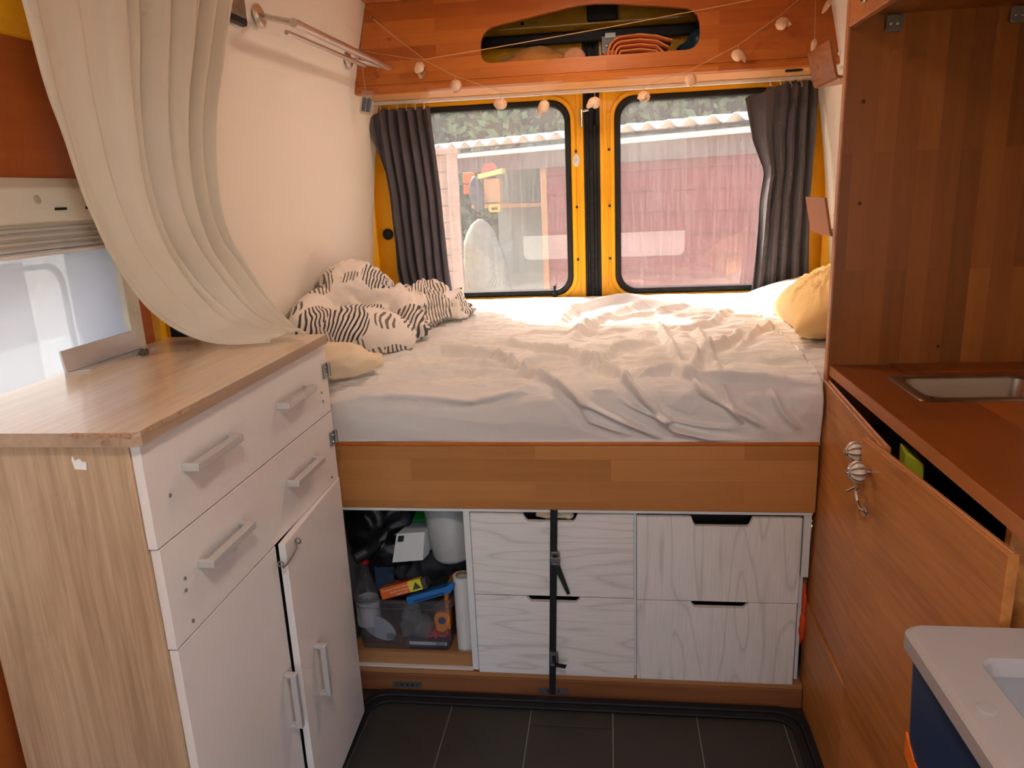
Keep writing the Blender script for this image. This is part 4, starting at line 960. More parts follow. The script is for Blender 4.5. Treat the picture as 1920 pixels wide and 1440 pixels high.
for k in range(9): obj('printed_bar', B(-0.535 + 0.0032 * k, -0.5335 + 0.0032 * k, 1.9498, 1.9505, 0.117, 0.127), m_blackp, lb)
fo = MB()
G = np.array([[(-0.545 - 0.11 * math.cos(a) * 0.5 + 0.055, 1.965 + y, 0.205 + 0.055 * math.sin(a) + 0.003 * math.sin(a * 40)) for a in np.linspace(0.2, PI - 0.2, 60)] for y in np.linspace(0.02, 0.06, 4)])
fo.grid(G)
tag(obj('foil_tray', fo, mat('crinkled_foil', C(190, 190, 190), 0.25, metal=0.8, noise=0.1), solid=0.001), 'ribbed foil tray between the tub wall and the boxes', 'foil tray')
og = MB().box(-0.50, -0.488, 1.955, 2.1, 0.17, 0.30)
tag(obj('orange_folder', og, mat('amber_card', C(206, 122, 34), 0.6, noise=0.1), bevel=0.002), 'amber card standing at the right end of the tub', 'card')
rdk = MB().box(-0.765, -0.64, 1.97, 2.20, 0.1025, 0.135)
tag(obj('flat_box', rdk, mat('maroon_card', C(96, 48, 40), 0.6, noise=0.2), bevel=0.003), 'flat maroon box on the bottom of the tub', 'box')
# boxes on top
def txt(body, size, m, parent, loc, rot):
    cu = bpy.data.curves.new('lettering', 'FONT'); cu.body = body; cu.size = size; cu.extrude = 0.0001; cu.align_x = 'LEFT'
    to = bpy.data.objects.new('tmp', cu); COL.objects.link(to)
    dg = bpy.context.evaluated_depsgraph_get(); me = bpy.data.meshes.new_from_object(to.evaluated_get(dg))
    bpy.data.objects.remove(to); me.materials.clear(); me.materials.append(m)
    return obj('lettering', me, None, parent, world=False, loc=loc, rot=rot)
m_ylet = mat('cream_print', C(236, 220, 170), 0.5, noise=0.02)
def tilted_box(name, label, cat, p0, ang, length, h, depth, parts, yaw=0.0):
    e = bpy.data.objects.new(name, None); COL.objects.link(e); e.empty_display_size = 0.05
    e.location = p0; e.rotation_euler = (math.radians(-12), -ang, yaw); tag(e, label, cat)
    for (nm, a, b_, m) in parts: obj(nm, B(length * a, length * b_, 0, depth, 0, h), m, e, world=False, bevel=0.0015)
    return e
e = tilted_box('insect_coil_box', 'orange and yellow card box of insect coils resting on the tub', 'box', (-0.690, 1.945, 0.270), math.radians(17), 0.150, 0.034, 0.06,
    [('orange_section', 0, 0.62, mat('orange_card', C(226, 104, 44), 0.5, noise=0.04)), ('yellow_section', 0.62, 0.90, mat('yellow_card', C(232, 206, 60), 0.5, noise=0.04)), ('dark_section', 0.90, 1.0, mat('grey_card', C(70, 66, 60), 0.5, noise=0.1))])
txt('10 pieces', 0.0095, m_ylet, e, (0.004, -0.0008, 0.022), (PI / 2, 0, 0))
txt('Insekten-Spiralen', 0.0085, m_ylet, e, (0.042, -0.0008, 0.023), (PI / 2, 0, 0))
txt('Spirales Anti-Insectes', 0.0085, m_ylet, e, (0.030, -0.0008, 0.013), (PI / 2, 0, 0))
txt('Insect coils', 0.0085, m_ylet, e, (0.050, -0.0008, 0.004), (PI / 2, 0, 0))
obj('green_motif', MB().prism([(0.104, 0.006), (0.132, 0.006), (0.118, 0.028)], 'xz', -0.0009, 0.0002), mat('palm_green', C(60, 84, 44), 0.5, noise=0.3, nscale=90), e, world=False)
e = tilted_box('zip_bag_box', 'long bright blue card box lying across the tub edge', 'box', (-0.605, 1.925, 0.268), math.radians(18), 0.140, 0.022, 0.045,
    [('box_body', 0, 1.0, mat('bright_blue_card', C(38, 110, 180), 0.45, noise=0.05))])
obj('open_flap', MB().prism([(0.130, 0.020), (0.150, 0.030), (0.158, 0.020), (0.145, 0.006)], 'xz', -0.001, 0.04), MATS['bright_blue_card'], e, world=False)
obj('printed_band', B(0.02, 0.12, -0.0008, 0.0002, 0.003, 0.008), mat('navy_print', C(30, 50, 96), 0.5, noise=0.1), e, world=False)
rl = MB().lathe([(0.011, 0), (0.0275, 0), (0.0275, 0.25), (0.020, 0.2502), (0.018, 0.22), (0.012, 0.22)], 28, (-0.4425, 1.962, 0.101))
roll = empty('paper_roll', 'tall white kitchen paper roll standing beside the tub', 'paper roll', (-0.4425, 1.962, 0.101))
obj('paper', rl, mat('white_paper_roll', C(222, 220, 216), 0.9, noise=0.03, bump=0.3, bscale=160), roll, smooth=False)
obj('cardboard_core', MB().lathe([(0.0180, 0.20), (0.0195, 0.20), (0.0195, 0.2515), (0.0180, 0.2515)], 24, (-0.4425, 1.962, 0.101), None, False), mat('kraft_tube', C(150, 126, 96), 0.9, noise=0.1), roll)
bt = empty('spray_bottle', 'clear plastic bottle with a red cap at the left of the tub', 'bottle', (-0.752, 1.975, 0.102))
obj('bottle_body', MB().lathe([(0.0, 0), (0.034, 0.0), (0.036, 0.01), (0.036, 0.13), (0.030, 0.16), (0.016, 0.20), (0.013, 0.235), (0.013, 0.245)], 20, (-0.752, 1.985, 0.135)), m_tub, bt, smooth=True)
obj('bottle_cap', MB().lathe([(0.0165, 0), (0.0165, 0.022), (0.014, 0.025), (0, 0.0255)], 20, (-0.752, 1.985, 0.372)), mat('red_cap', C(196, 34, 30), 0.4, noise=0.05), bt)
obj('bottle_label', MB().lathe([(0.0366, 0.02), (0.0366, 0.10)], 20, (-0.752, 1.985, 0.15), None, False), mat('pale_label', C(206, 206, 204), 0.6, noise=0.1), bt)
bx = empty('light_bulb_box', 'white card box with a small black square mark under the bed', 'box', (-0.60, 2.0, 0.40))
bxm = MB(); bxm.hexa([(-0.655, 1.965, 0.385), (-0.560, 1.965, 0.395), (-0.54, 2.05, 0.395), (-0.635, 2.05, 0.385)], [(-0.640, 1.985, 0.470), (-0.553, 1.985, 0.477), (-0.535, 2.07, 0.477), (-0.62, 2.07, 0.470)])
obj('box_body', bxm, mat('white_card', C(214, 214, 212), 0.6, noise=0.04), bx, bevel=0.001)
mk = MB(); q0 = Vector((-0.6375, 1.9835, 0.468)); ux = Vector((0.018, 0, 0.001)); uz = Vector((-0.0035, -0.0042, -0.018))
mk.add([q0 + Vector((0.004, -0.0012, -0.003)), q0 + Vector((0.004, -0.0012, -0.003)) + ux, q0 + Vector((0.004, -0.0012, -0.003)) + ux + uz, q0 + Vector((0.004, -0.0012, -0.003)) + uz], [(3, 2, 1, 0)])
obj('black_mark', mk, m_blackp, bx, solid=0.0006)
cu = MB(); cu.lathe([(0.0, 0.002), (0.060, 0.002), (0.0635, 0.012), (0.0685, 0.19), (0.0665, 0.19), (0.061, 0.014), (0, 0.006)], 32, (-0.475, 2.02, 0.388), (-0.08, -0.05, 1))
tag(obj('plastic_beaker', cu, mat('frosted_polypropylene', C(178, 180, 178), 0.4, noise=0.03), smooth=True), 'large frosted grey plastic beaker wedged upright above the paper roll', 'beaker')
bg = mat('black_bin_bag', C(16, 16, 18), 0.36, noise=0.2)
me = blob([((-0.74, 2.06, 0.47), (0.07, 0.09, 0.12), 10), ((-0.67, 2.10, 0.50), (0.07, 0.08, 0.09), 0), ((-0.69, 2.03, 0.40), (0.09, 0.06, 0.05), 0), ((-0.74, 2.02, 0.42), (0.05, 0.06, 0.05), 0)], 0.008, 4)
wrinkle(me, lambda p: 0.018 * (rn(p, (16, 16, 16), 3) - 0.45) + 0.004 * (rn(p, (40, 36, 40), 7) - 0.4)); me.materials.append(bg)
tag(obj('bin_bag', me, None), 'glossy black bin bag stuffed behind the tub', 'bag')
tc_ = MB().tube([(-0.757, 1.925, 0.418), (-0.73, 1.945, 0.428), (-0.705, 1.985, 0.440)], 0.022, 20)
tag(obj('torch', tc_, m_blackp, bevel=0.003), 'black cylindrical torch lying on the bin bag above the red cap', 'torch')
me = blob([((-0.60, 2.03, 0.335), (0.09, 0.06, 0.035), 0), ((-0.55, 2.02, 0.36), (0.06, 0.05, 0.04), 0), ((-0.66, 2.05, 0.33), (0.06, 0.05, 0.04), 0)], 0.008, 4)
wrinkle(me, lambda p: 0.014 * (rn(p, (22, 22, 22), 5) - 0.45)); me.materials.append(mat('black_cloth_pouch', C(24, 24, 28), 0.7, noise=0.2))
tag(obj('fabric_pouch', me, None), 'dark cloth pouch between the white box and the blue box', 'pouch')
gp = MB().lathe([(0.075, 0), (0.085, 0.004), (0.086, 0.014), (0.070, 0.018), (0.0, 0.02)], 28, (-0.58, 2.13, 0.505), (-0.25, -0.35, 1))
tag(obj('bucket_lid', gp, mat('green_plastic', C(24, 132, 50), 0.35, noise=0.05), smooth=False), 'bright green plastic lid behind the white box', 'lid')
gn = blob([((-0.58, 2.22, 0.53), (0.12, 0.06, 0.07), 0)], 0.01, 2); wrinkle(gn, lambda p: 0.014 * (rn(p, (20, 20, 20), 6) - 0.4)); gn.materials.append(mat('dark_green_bag', C(34, 70, 50), 0.4, noise=0.2))
tag(obj('carrier_bag', gn, None), 'dark green carrier bag at the back of the storage space', 'bag')
wb = MB().box(-0.60, -0.53, 2.08, 2.14, 0.40, 0.50)
tag(obj('white_tub', wb, mat('white_tub_plastic', C(200, 208, 206), 0.4, noise=0.03), bevel=0.008), 'white plastic pot below the green lid', 'pot')
zb = MB().box(-0.72, -0.66, 1.985, 1.99, 0.28, 0.36)
tag(obj('freezer_bag', zb, glass_mat('blue_zip_bag', (0.45, 0.55, 0.7, 1), 0.25, (0.25, 0.4, 0.6, 1)), bevel=0.002), 'clear bag with a blue zip behind the bottle', 'plastic bag')

# things squeezed at the right of the drawers
me = blob([((0.5215, 1.935, 0.25), (0.012, 0.04, 0.075), 0), ((0.523, 1.93, 0.32), (0.008, 0.035, 0.06), 0)], 0.005, 3); wrinkle(me, lambda p: 0.004 * mnoise.noise(p * 45)); me.materials.append(mat('orange_nylon_bag', C(232, 84, 36), 0.5, noise=0.05))
tag(obj('nylon_bag', me, None), 'orange nylon bag poking out right of the drawers', 'bag')
tag(obj('paper_bag', MB().hexa([(0.507, 1.925, 0.24), (0.530, 1.925, 0.24), (0.530, 1.95, 0.24), (0.507, 1.95, 0.24)], [(0.5035, 1.92, 0.405), (0.530, 1.92, 0.405), (0.530, 1.95, 0.405), (0.5035, 1.95, 0.405)]), mat('brown_kraft', C(132, 96, 66), 0.7, noise=0.15)), 'brown paper bag standing right of the drawers above the orange bag', 'paper bag')

# ------------------------------------------------------------------ dresser
ds = empty('dresser', 'oak-effect dresser with white drawers and doors below the side window', 'dresser', (-0.87, 1.36, 0))
XF = -0.705; Y0, Y1 = 0.985, 1.745
# chipped top board
def jag(a, b_, n, amp, sd):
    r_ = random.Random(sd); return [(lerp(a[0], b_[0], k / n) + (r_.uniform(-amp, 0) if 0 < k < n else 0), lerp(a[1], b_[1], k / n) + (r_.uniform(0, amp) if 0 < k < n else 0)) for k in range(n + 1)]
ft = MB()
tt = [(-0.692, 1.735), (-1.112, 1.735), (-1.112, 0.965)] + [(-0.80, 0.965)] + jag((-0.80, 0.965), (-0.70, 0.966), 9, 0.003, 2)[1:] + [(-0.693, 0.975)] + jag((-0.694, 0.985), (-0.692, 1.17), 12, 0.0025, 4)[1:]
n1 = len(tt)
low = [(-0.692, 1.735), (-1.112, 1.735), (-1.112, 0.965)] + [(-0.80, 0.965)] + [(lerp(-0.80, -0.70, k / 9), 0.965) for k in range(1, 10)] + [(-0.691, 0.972)] + [(lerp(-0.692, -0.692, k / 12), lerp(0.985, 1.17, k / 12)) for k in range(1, 13)]
vv = [(x, y, 1.1065) for x, y in low] + [(x, y, 1.122) for x, y in low] + [(x, y, 1.1285) for x, y in tt]
ft.add(vv, [tuple(range(2 * n1, 3 * n1))])
dt_ = obj('top_board', ft, m_oaktop, ds)
fe = MB(); fe.add(vv, [tuple(range(n1))[::-1]] + [(k * n1 + i, (k + 1) * n1 + i, (k + 1) * n1 + (i + 1) % n1, k * n1 + (i + 1) % n1) for k in range(2) for i in range(n1)])
obj('top_edge_band', fe, m_oakedge, dt_)
chip = MB(); r_ = random.Random(11)
for k in range(60):
    if k < 26: x, y = r_.uniform(-0.80, -0.705), 0.9655
    else: x, y = -0.694, r_.uniform(0.97, 1.16)
    s_ = r_.uniform(0.0012, 0.003); chip.box(x - s_, x + s_, y - s_, y + s_, 1.1225, 1.1225 + s_ * 1.6)
obj('chipboard_crumbs', chip, mat('raw_chipboard', C(176, 134, 96), 0.9, noise=0.3, nscale=300), dt_)
obj('side_panel', B(-1.026, -0.722, 0.980, 0.996, 0.0, 1.106), m_oak, ds, bevel=0.001, label='oak-effect side panel facing the camera')
obj('side_panel', B(-1.026, -0.722, Y1 - 0.016, Y1, 0.0, 1.106), m_oak, ds, bevel=0.001)
obj('back_panel', B(-1.026, -1.020, 0.996, Y1 - 0.016, 0.02, 1.106), m_white, ds)
obj('shelf', B(-1.02, -0.724, 0.996, Y1 - 0.016, 0.02, 0.035), m_white, ds)
obj('shelf', B(-1.02, -0.724, 0.996, Y1 - 0.016, 0.738, 0.750), m_white, ds)
obj('interior_shade', B(-1.0, -0.7245, 0.997, Y1 - 0.017, 0.04, 0.737), m_dark, ds)  # dark block standing in for shade behind the doors
obj('plinth', B(-0.735, -0.722, Y0, Y1 + 0.004, 0.0, 0.03), m_oakedge, ds)
def handle(parent, p0, p1, axis):
    # square bar on two feet
    mb = MB(); h = 0.007
    if axis == 'y':
        y0, y1, z = p0, p1[0], p1[1]
        mb.box(XF + 0.014, XF + 0.030, y0, y1, z - h, z + h); mb.box(XF, XF + 0.015, y0, y0 + 0.009, z - h, z + h); mb.box(XF, XF + 0.015, y1 - 0.009, y1, z - h, z + h)
    else:
        z0, z1, y = p0, p1[0], p1[1]; dx = p1[2]
        mb.box(XF + dx + 0.014, XF + dx + 0.028, y - h, y + h, z0, z1); mb.box(XF + dx, XF + dx + 0.015, y - h, y + h, z0, z0 + 0.009); mb.box(XF + dx, XF + dx + 0.015, y - h, y + h, z1 - 0.009, z1)
    return obj('handle', mb, m_alumatt, parent, bevel=0.0015)
d1 = obj('drawer', B(XF - 0.016, XF, Y0 - 0.002, Y1, 0.930, 1.1055), m_white, ds, bevel=0.001, label='white upper dresser drawer')
d2 = obj('drawer', B(XF - 0.016, XF, Y0 + 0.002, Y1, 0.7485, 0.9275), m_white, ds, bevel=0.001, label='white second dresser drawer')
handle(d1, 1.08, (1.24, 1.030), 'y'); handle(d1, 1.445, (1.605, 1.028), 'y')
handle(d2, 1.08, (1.24, 0.853), 'y'); handle(d2, 1.445, (1.605, 0.851), 'y')
k1 = obj('door', B(XF - 0.016, XF - 0.0005, Y0 + 0.004, 1.361, 0.032, 0.7455), m_white, ds, bevel=0.001, label='white near cabinet door')
handle(k1, 0.327, (0.462, 1.325, 0), 'z')
# second door stands slightly ajar
k2m = MB(); n_y, f_y = 1.366, 1.748
k2m.hexa([(XF - 0.016 + 0.019, n_y, 0.032), (XF + 0.019, n_y, 0.032), (XF + 0.001, f_y, 0.032), (XF - 0.016 + 0.001, f_y, 0.032)], [(XF - 0.016 + 0.019, n_y, 0.7465), (XF + 0.019, n_y, 0.7465), (XF + 0.001, f_y, 0.7465), (XF - 0.016 + 0.001, f_y, 0.7465)])
k2 = obj('door', k2m, m_white, ds, bevel=0.001, label='white far cabinet door standing slightly ajar')
handle(k2, 0.312, (0.446, 1.455, 0.015), 'z')
for y, z in ((1.038, 0.850), (1.035, 0.830), (1.040, 0.770), (1.036, 1.0), (1.693, 0.990), (1.697, 0.968), (1.70, 0.765)):
    obj('screw', MB().lathe([(0.0032, 0), (0.003, 0.002), (0.0015, 0.003)], 8, (XF, y, z), (1, 0, 0)), m_zinc, ds)
for z in (1.037, 0.860):
    h_ = obj('hinge_plate', B(XF, XF + 0.004, 1.715, 1.742, z - 0.018, z + 0.018), m_zinc, ds, bevel=0.001)
    obj('hinge_knuckle', MB().tube([(XF + 0.005, 1.745, z - 0.016), (XF + 0.005, 1.745, z + 0.016)], 0.005, 8), m_zinc, h_)
    for dz in (-0.009, 0.009): obj('hinge_screw', MB().lathe([(0.003, 0), (0.002, 0.0018)], 8, (XF + 0.004, 1.727, z + dz), (1, 0, 0)), m_chrome, h_)
lk = empty('hook_latch', 'small steel hook and eye latch across the two dresser doors', 'latch', (XF + 0.02, 1.37, 0.70))
obj('eye', MB().tube([(XF + 0.012 + 0.006 * math.cos(t), 1.350, 0.709 + 0.006 * math.sin(t)) for t in np.linspace(0, 2 * PI, 12)], 0.0016, 6), m_zinc, lk)
obj('hook', MB().tube([(XF + 0.018, 1.345, 0.702), (XF + 0.022, 1.352, 0.706), (XF + 0.026, 1.37, 0.712), (XF + 0.028, 1.40, 0.722), (XF + 0.022, 1.415, 0.728)], 0.0022, 6), m_zinc, lk)
obj('eye', MB().tube([(XF + 0.024 + 0.006 * math.cos(t), 1.418, 0.729 + 0.006 * math.sin(t)) for t in np.linspace(0, 2 * PI, 12)], 0.0018, 6), m_zinc, lk)
# torn paper and staple on the near side
pp = MB().prism([(-0.815, 1.066), (-0.796, 1.065), (-0.7945, 1.078), (-0.801, 1.078), (-0.805, 1.083), (-0.813, 1.080), (-0.816, 1.087), (-0.8175, 1.08)], 'xz', 0.9785, 0.980)
obj('torn_sticker', pp, mat('white_sticker_scrap', C(232, 230, 226), 0.6, noise=0.1, nscale=150), ds, label='torn scrap of white sticker')
obj('bent_staple', MB().tube([(-0.752, 0.966, 1.114), (-0.743, 0.958, 1.115), (-0.735, 0.960, 1.118)], 0.0016, 6), m_chrome, ds)

# on the dresser
al = empty('aluminium_profile', 'aluminium angle profile standing on the dresser top by the window', 'metal profile', (-1.09, 1.47, 1.13))
al.rotation_euler = (0, 0, 0)
mb = MB(); mb.hexa([(-1.100, 1.345, 1.1315), (-1.094, 1.345, 1.1315), (-1.086, 1.585, 1.1315), (-1.092, 1.585, 1.1315)], [(-1.104, 1.345, 1.176), (-1.100, 1.345, 1.176), (-1.091, 1.575, 1.176), (-1.095, 1.575, 1.176)])
obj('upright_flange', mb, m_alumatt, al, bevel=0.001)
mb = MB(); mb.hexa([(-1.100, 1.345, 1.1288), (-1.066, 1.375, 1.1288), (-1.056, 1.600, 1.1288), (-1.092, 1.585, 1.1288)], [(-1.100, 1.345, 1.1312), (-1.066, 1.375, 1.1312), (-1.056, 1.600, 1.1312), (-1.092, 1.585, 1.1312)])
obj('base_flange', mb, m_alumatt, al)
cl = empty('metal_clip', 'tiny metal spring clip on the dresser top', 'clip', (-1.035, 1.515, 1.129))
obj('clip_body', MB().box(-1.042, -1.028, 1.505, 1.527, 1.130, 1.141), mat('brown_clip_metal', C(120, 104, 96), 0.35, metal=0.7, noise=0.2), cl, bevel=0.003)
for s_ in (-1, 1): obj('clip_arm', MB().tube([(-1.035 + 0.004 * s_, 1.495, 1.132), (-1.035 + 0.006 * s_, 1.515, 1.144), (-1.035 + 0.004 * s_, 1.535, 1.138)], 0.0016, 6), m_zinc, cl)

# ------------------------------------------------------------------ long cream curtain swept onto the dresser
Lc = np.array([(-0.985, 1.20, 2.12), (-0.97, 1.226, 1.788), (-0.97, 1.243, 1.659), (-0.975, 1.273, 1.584), (-0.98, 1.3, 1.511), (-0.985, 1.331, 1.444), (-0.99, 1.372, 1.371), (-1.0, 1.431, 1.301), (-1.0, 1.482, 1.243), (-0.99, 1.541, 1.192), (-0.95, 1.572, 1.155), (-0.87, 1.564, 1.140), (-0.78, 1.60, 1.136)])
Rc = np.array([(-0.86, 1.93, 2.12), (-0.895, 1.848, 1.919), (-0.905, 1.769, 1.754), (-0.91, 1.714, 1.633), (-0.92, 1.703, 1.526), (-0.925, 1.714, 1.428), (-0.925, 1.748, 1.357), (-0.91, 1.771, 1.31), (-0.885, 1.778, 1.262), (-0.85, 1.765, 1.216), (-0.81, 1.744, 1.178), (-0.765, 1.711, 1.150), (-0.722, 1.669, 1.137)])
def resamp(A, n):
    t = np.linspace(0, 1, len(A)); q = np.linspace(0, 1, n)
    # Catmull-Rom through the points
    P = np.vstack([2 * A[0] - A[1], A, 2 * A[-1] - A[-2]]); out = []
    for x in q * (len(A) - 1):
        i = min(int(x), len(A) - 2); u = x - i; p0, p1, p2, p3 = P[i:i + 4]
        out.append(0.5 * (2 * p1 + (p2 - p0) * u + (2 * p0 - 5 * p1 + 4 * p2 - p3) * u * u + (3 * p1 - p0 - 3 * p2 + p3) * u ** 3))
    return np.array(out)
NT, NU = 130, 220
La, Ra = resamp(Lc, NT), resamp(Rc, NT)
G = np.zeros((NT, NU, 3)); u = np.linspace(0, 1, NU)
for i in range(NT):
    t = i / (NT - 1); w = np.linalg.norm(Ra[i] - La[i])
    base = La[i][None] * (1 - u)[:, None] + Ra[i][None] * u[:, None]
    wid = min(1, w / 0.35)
    f1 = np.sin(2 * PI * (8.5 * u ** 1.25 + 0.15 * math.sin(2.5 * t)) + 0.6)
    f2 = np.sin(2 * PI * (3.1 * u + 0.3 * t) + 1.3)
    fa = np.sign(f1) * np.abs(f1) ** 0.6
    d = (0.020 * fa * (0.25 + 0.75 * smooth01((u - 0.18) / 0.3)) + 0.018 * f2 + 0.012 * (fbm(u * 6 + 2, np.full(NU, t * 4), 3, 6) - 0.5)) * (0.35 + 0.65 * wid) * (1 - 0.5 * t) * (1 - 0.9 * smooth01((u - 0.93) / 0.07))
    sag = 0.03 * np.sin(PI * u) * smooth01((t - 0.45) / 0.3)
    base[:, 0] += d + 0.02 * np.sin(PI * u) ; base[:, 2] += sag * 0.6 + 0.3 * np.abs(d) * t
    base[:, 1] += 0.25 * d
    zmin = 1.131
    base[:, 2] = np.maximum(base[:, 2], zmin + 0.002 * np.sin(u * 30))
    G[i] = base
cw = empty('long_curtain', 'long cream curtain pulled aside with its end lying on the dresser', 'curtain', (-0.95, 1.55, 1.13))
obj('curtain_cloth', MB().grid(G), m_voile, cw, smooth=True, solid=0.0015)
hemv = G[:, :12].copy(); hemv[:, :, 0] += 0.003; 
obj('hem', MB().grid(hemv), m_voile, cw, smooth=True, solid=0.001)
obj('curtain_rod', MB().tube([(-0.94, 1.1, 2.118), (-0.86, 2.0, 2.118)], 0.006, 10), m_steel, cw)
# dark reading lamp on the wall beside it
lp = empty('spot_lamp', 'black framed clear-lens lamp high on the left wall beside the curtain', 'lamp', (-0.925, 1.97, 1.93))
mb = MB(); mb.prism(rrect(1.88, 1.985, 1.885, 1.985, 0.012), 'yz', -0.928, -0.912)
obj('lamp_frame', mb, m_blackp, lp, bevel=0.004)
obj('lamp_lens', MB().prism(rrect(1.893, 1.972, 1.902, 1.975, 0.006), 'yz', -0.913, -0.907), mat('prismatic_lens', C(150, 140, 128), 0.15, metal=0.4, noise=0.35, nscale=90, bump=0.5, bscale=120), lp, bevel=0.002)

# steel towel rail on the left wall
tr_ = empty('towel_rail', 'double brushed steel towel rail on the cream left wall', 'towel rail', (-0.93, 2.4, 1.93))
def rail_base(y):
    b_ = obj('base_disc', MB().lathe([(0.0, 0), (0.030, 0), (0.032, 0.004), (0.031, 0.009), (0.025, 0.013), (0, 0.0135)], 28, (prof(1.93, -1) + 0.001, y, 1.93), (1, 0, 0.18)), m_rail, tr_, smooth=False, bevel=0.001)
    return b_
rail_base(2.065); rail_base(2.775)
obj('arm', MB().tube([(prof(1.93, -1) + 0.01, 2.065, 1.93), (-0.798, 2.01, 1.893)], 0.0085, 14), m_rail, tr_)
obj('arm', MB().tube([(prof(1.93, -1) + 0.01, 2.775, 1.93), (-0.798, 2.80, 1.905)], 0.0085, 14), m_rail, tr_)
obj('bar', MB().tube([(-0.795, 1.995, 1.891), (-0.795, 2.865, 1.908)], 0.0115, 18), m_rail, tr_)
obj('bar', MB().tube([(-0.832, 2.035, 1.878), (-0.832, 2.69, 1.892)], 0.0065, 14), m_rail, tr_)

# ------------------------------------------------------------------ partition, wall cupboard, pockets
pt = empty('partition_panel', 'tall dark wooden partition panel between bed and sink', 'partition', (0.77, 1.94, 0))
obj('panel_board', B(0.5515, 1.04, 1.931, 1.949, 0.0, 2.13), m_tall, pt, bevel=0.001)
obj('front_lipping', B(0.5475, 0.5515, 1.930, 1.950, 0.0, 2.13), m_plyedge, pt)
for x in (0.644, 0.905):
    k_ = obj('corner_bracket', MB().prism(rrect(x - 0.019, x + 0.019, 1.762, 1.797, 0.006), 'xz', 1.919, 1.931), mat('grey_bracket_plastic', C(112, 106, 96), 0.3, noise=0.1, coat=0.3), pt, bevel=0.003)
    for dx in (-0.007, 0.007): obj('bracket_screw', MB().lathe([(0.0045, 0), (0.003, 0.002)], 10, (x + dx, 1.919, 1.778), (0, -1, 0)), m_chrome, k_)
for x, z in ((0.592, 1.616), (0.60, 0.985 + 0.40), (0.81, 1.03)): obj('wood_plug', MB().lathe([(0.0045, 0), (0.003, 0.001)], 10, (x, 1.931, z), (0, -1, 0)), mat('dark_plug', C(70, 36, 18), 0.5, noise=0.1), pt)
wc = empty('wall_cupboard', 'wooden wall cupboard with a round push lock above the sink', 'cupboard', (0.77, 1.2, 1.78))
m_fas = wood('beech_fascia', C(206, 132, 74), C(170, 98, 50), 1, 2, None)
obj('fascia', B(0.5475, 0.565, 0.35, 1.930, 1.777, 1.842), m_fas, wc, bevel=0.003)
obj('door', B(0.5485, 0.566, 0.35, 1.60, 1.845, 2.10), m_fas, wc, bevel=0.003)
obj('front_stile', B(0.5485, 0.566, 1.603, 1.930, 1.845, 2.13), m_fas, wc, bevel=0.003)
obj('bottom_board', B(0.566, 0.985, 0.35, 1.930, 1.800, 1.815), m_tall, wc)
obj('end_panel', B(0.566, 0.985, 0.35, 0.366, 1.815, 2.13), m_tall, wc)
lk_ = obj('push_lock', MB().lathe([(0.026, 0), (0.027, 0.003), (0.0235, 0.006), (0.0225, 0.003), (0, 0.003)], 28, (0.5475, 1.822, 1.832), (-1, 0, 0)), mat('brass_ring', C(176, 150, 110), 0.3, metal=0.8, noise=0.05), wc, smooth=False)
obj('lock_button', MB().lathe([(0.0205, 0), (0.0205, 0.004), (0, 0.0045)], 24, (0.5455, 1.822, 1.832), (-1, 0, 0)), mat('olive_button', C(84, 74, 56), 0.4, metal=0.5, noise=0.05), lk_)
def pocket(label, z0, z1, xl, xb, y0, y1):
    e = empty('wall_pocket', label, 'holder', ((xl + xb) / 2, (y0 + y1) / 2, z0))
    m_pk = wood('bent_plywood', C(160, 98, 56), C(120, 68, 34), 2, 1, None)
    xw0 = prof(z0, 1) - 0.002; xw1 = prof(z1, 1) - 0.004
    t = 0.008
    # bent plywood: front leaf, curved bottom, back leaf on the wall
    sec_o = [(xl, z1), (xb, z0 + 0.016), (xb + 0.004, z0 + 0.005), (xb + 0.014, z0), (xw0 - 0.02, z0 + 0.012), (xw0 - 0.006, z0 + 0.03), (xw1 - 0.002, z1 + 0.06)]
    sec_i = [(xl + t, z1), (xb + t, z0 + 0.018), (xb + t + 0.003, z0 + 0.011), (xb + t + 0.010, z0 + t), (xw0 - 0.024, z0 + 0.02), (xw0 - 0.012, z0 + 0.036), (xw1 - 0.009, z1 + 0.06)]
    mb = MB(); n = len(sec_o)
    v = [(x, y, z) for y in (y0, y1) for (x, z) in sec_o + sec_i]
    fs = []
    for i in range(n - 1):
        fs += [(i, i + 1, i + 1 + 2 * n, i + 2 * n), (i + n, i + n + 2 * n, i + 1 + n + 2 * n, i + 1 + n), (i, i + n, i + n + 1, i + 1), (i + 2 * n, i + 1 + 2 * n, i + n + 1 + 2 * n, i + n + 2 * n)]
    fs += [(0, 2 * n, 3 * n, n), (n - 1, 2 * n - 1, 4 * n - 1, 3 * n - 1)]
    mb.add(v, fs); o = obj('pocket_shell', mb, m_pk, e, bevel=0.0015)
    for dz in (0.03, 0.07):
        x = lerp(xb, xl, (dz) / (z1 - z0)) 
        obj('light_slot', MB().lathe([(0.006, 0), (0.006, 0.003)], 10, (x + 0.026, y0 - 0.0005, z0 + dz), (0, 1, 0)), m_whiteedge, o)
    return e
pocket('upper bent plywood wall pocket behind the partition top', 1.735, 1.845, 0.655, 0.678, 2.50, 2.75)
pocket('lower bent plywood wall pocket behind the partition above the pillow', 1.260, 1.386, 0.686, 0.708, 2.56, 2.80)

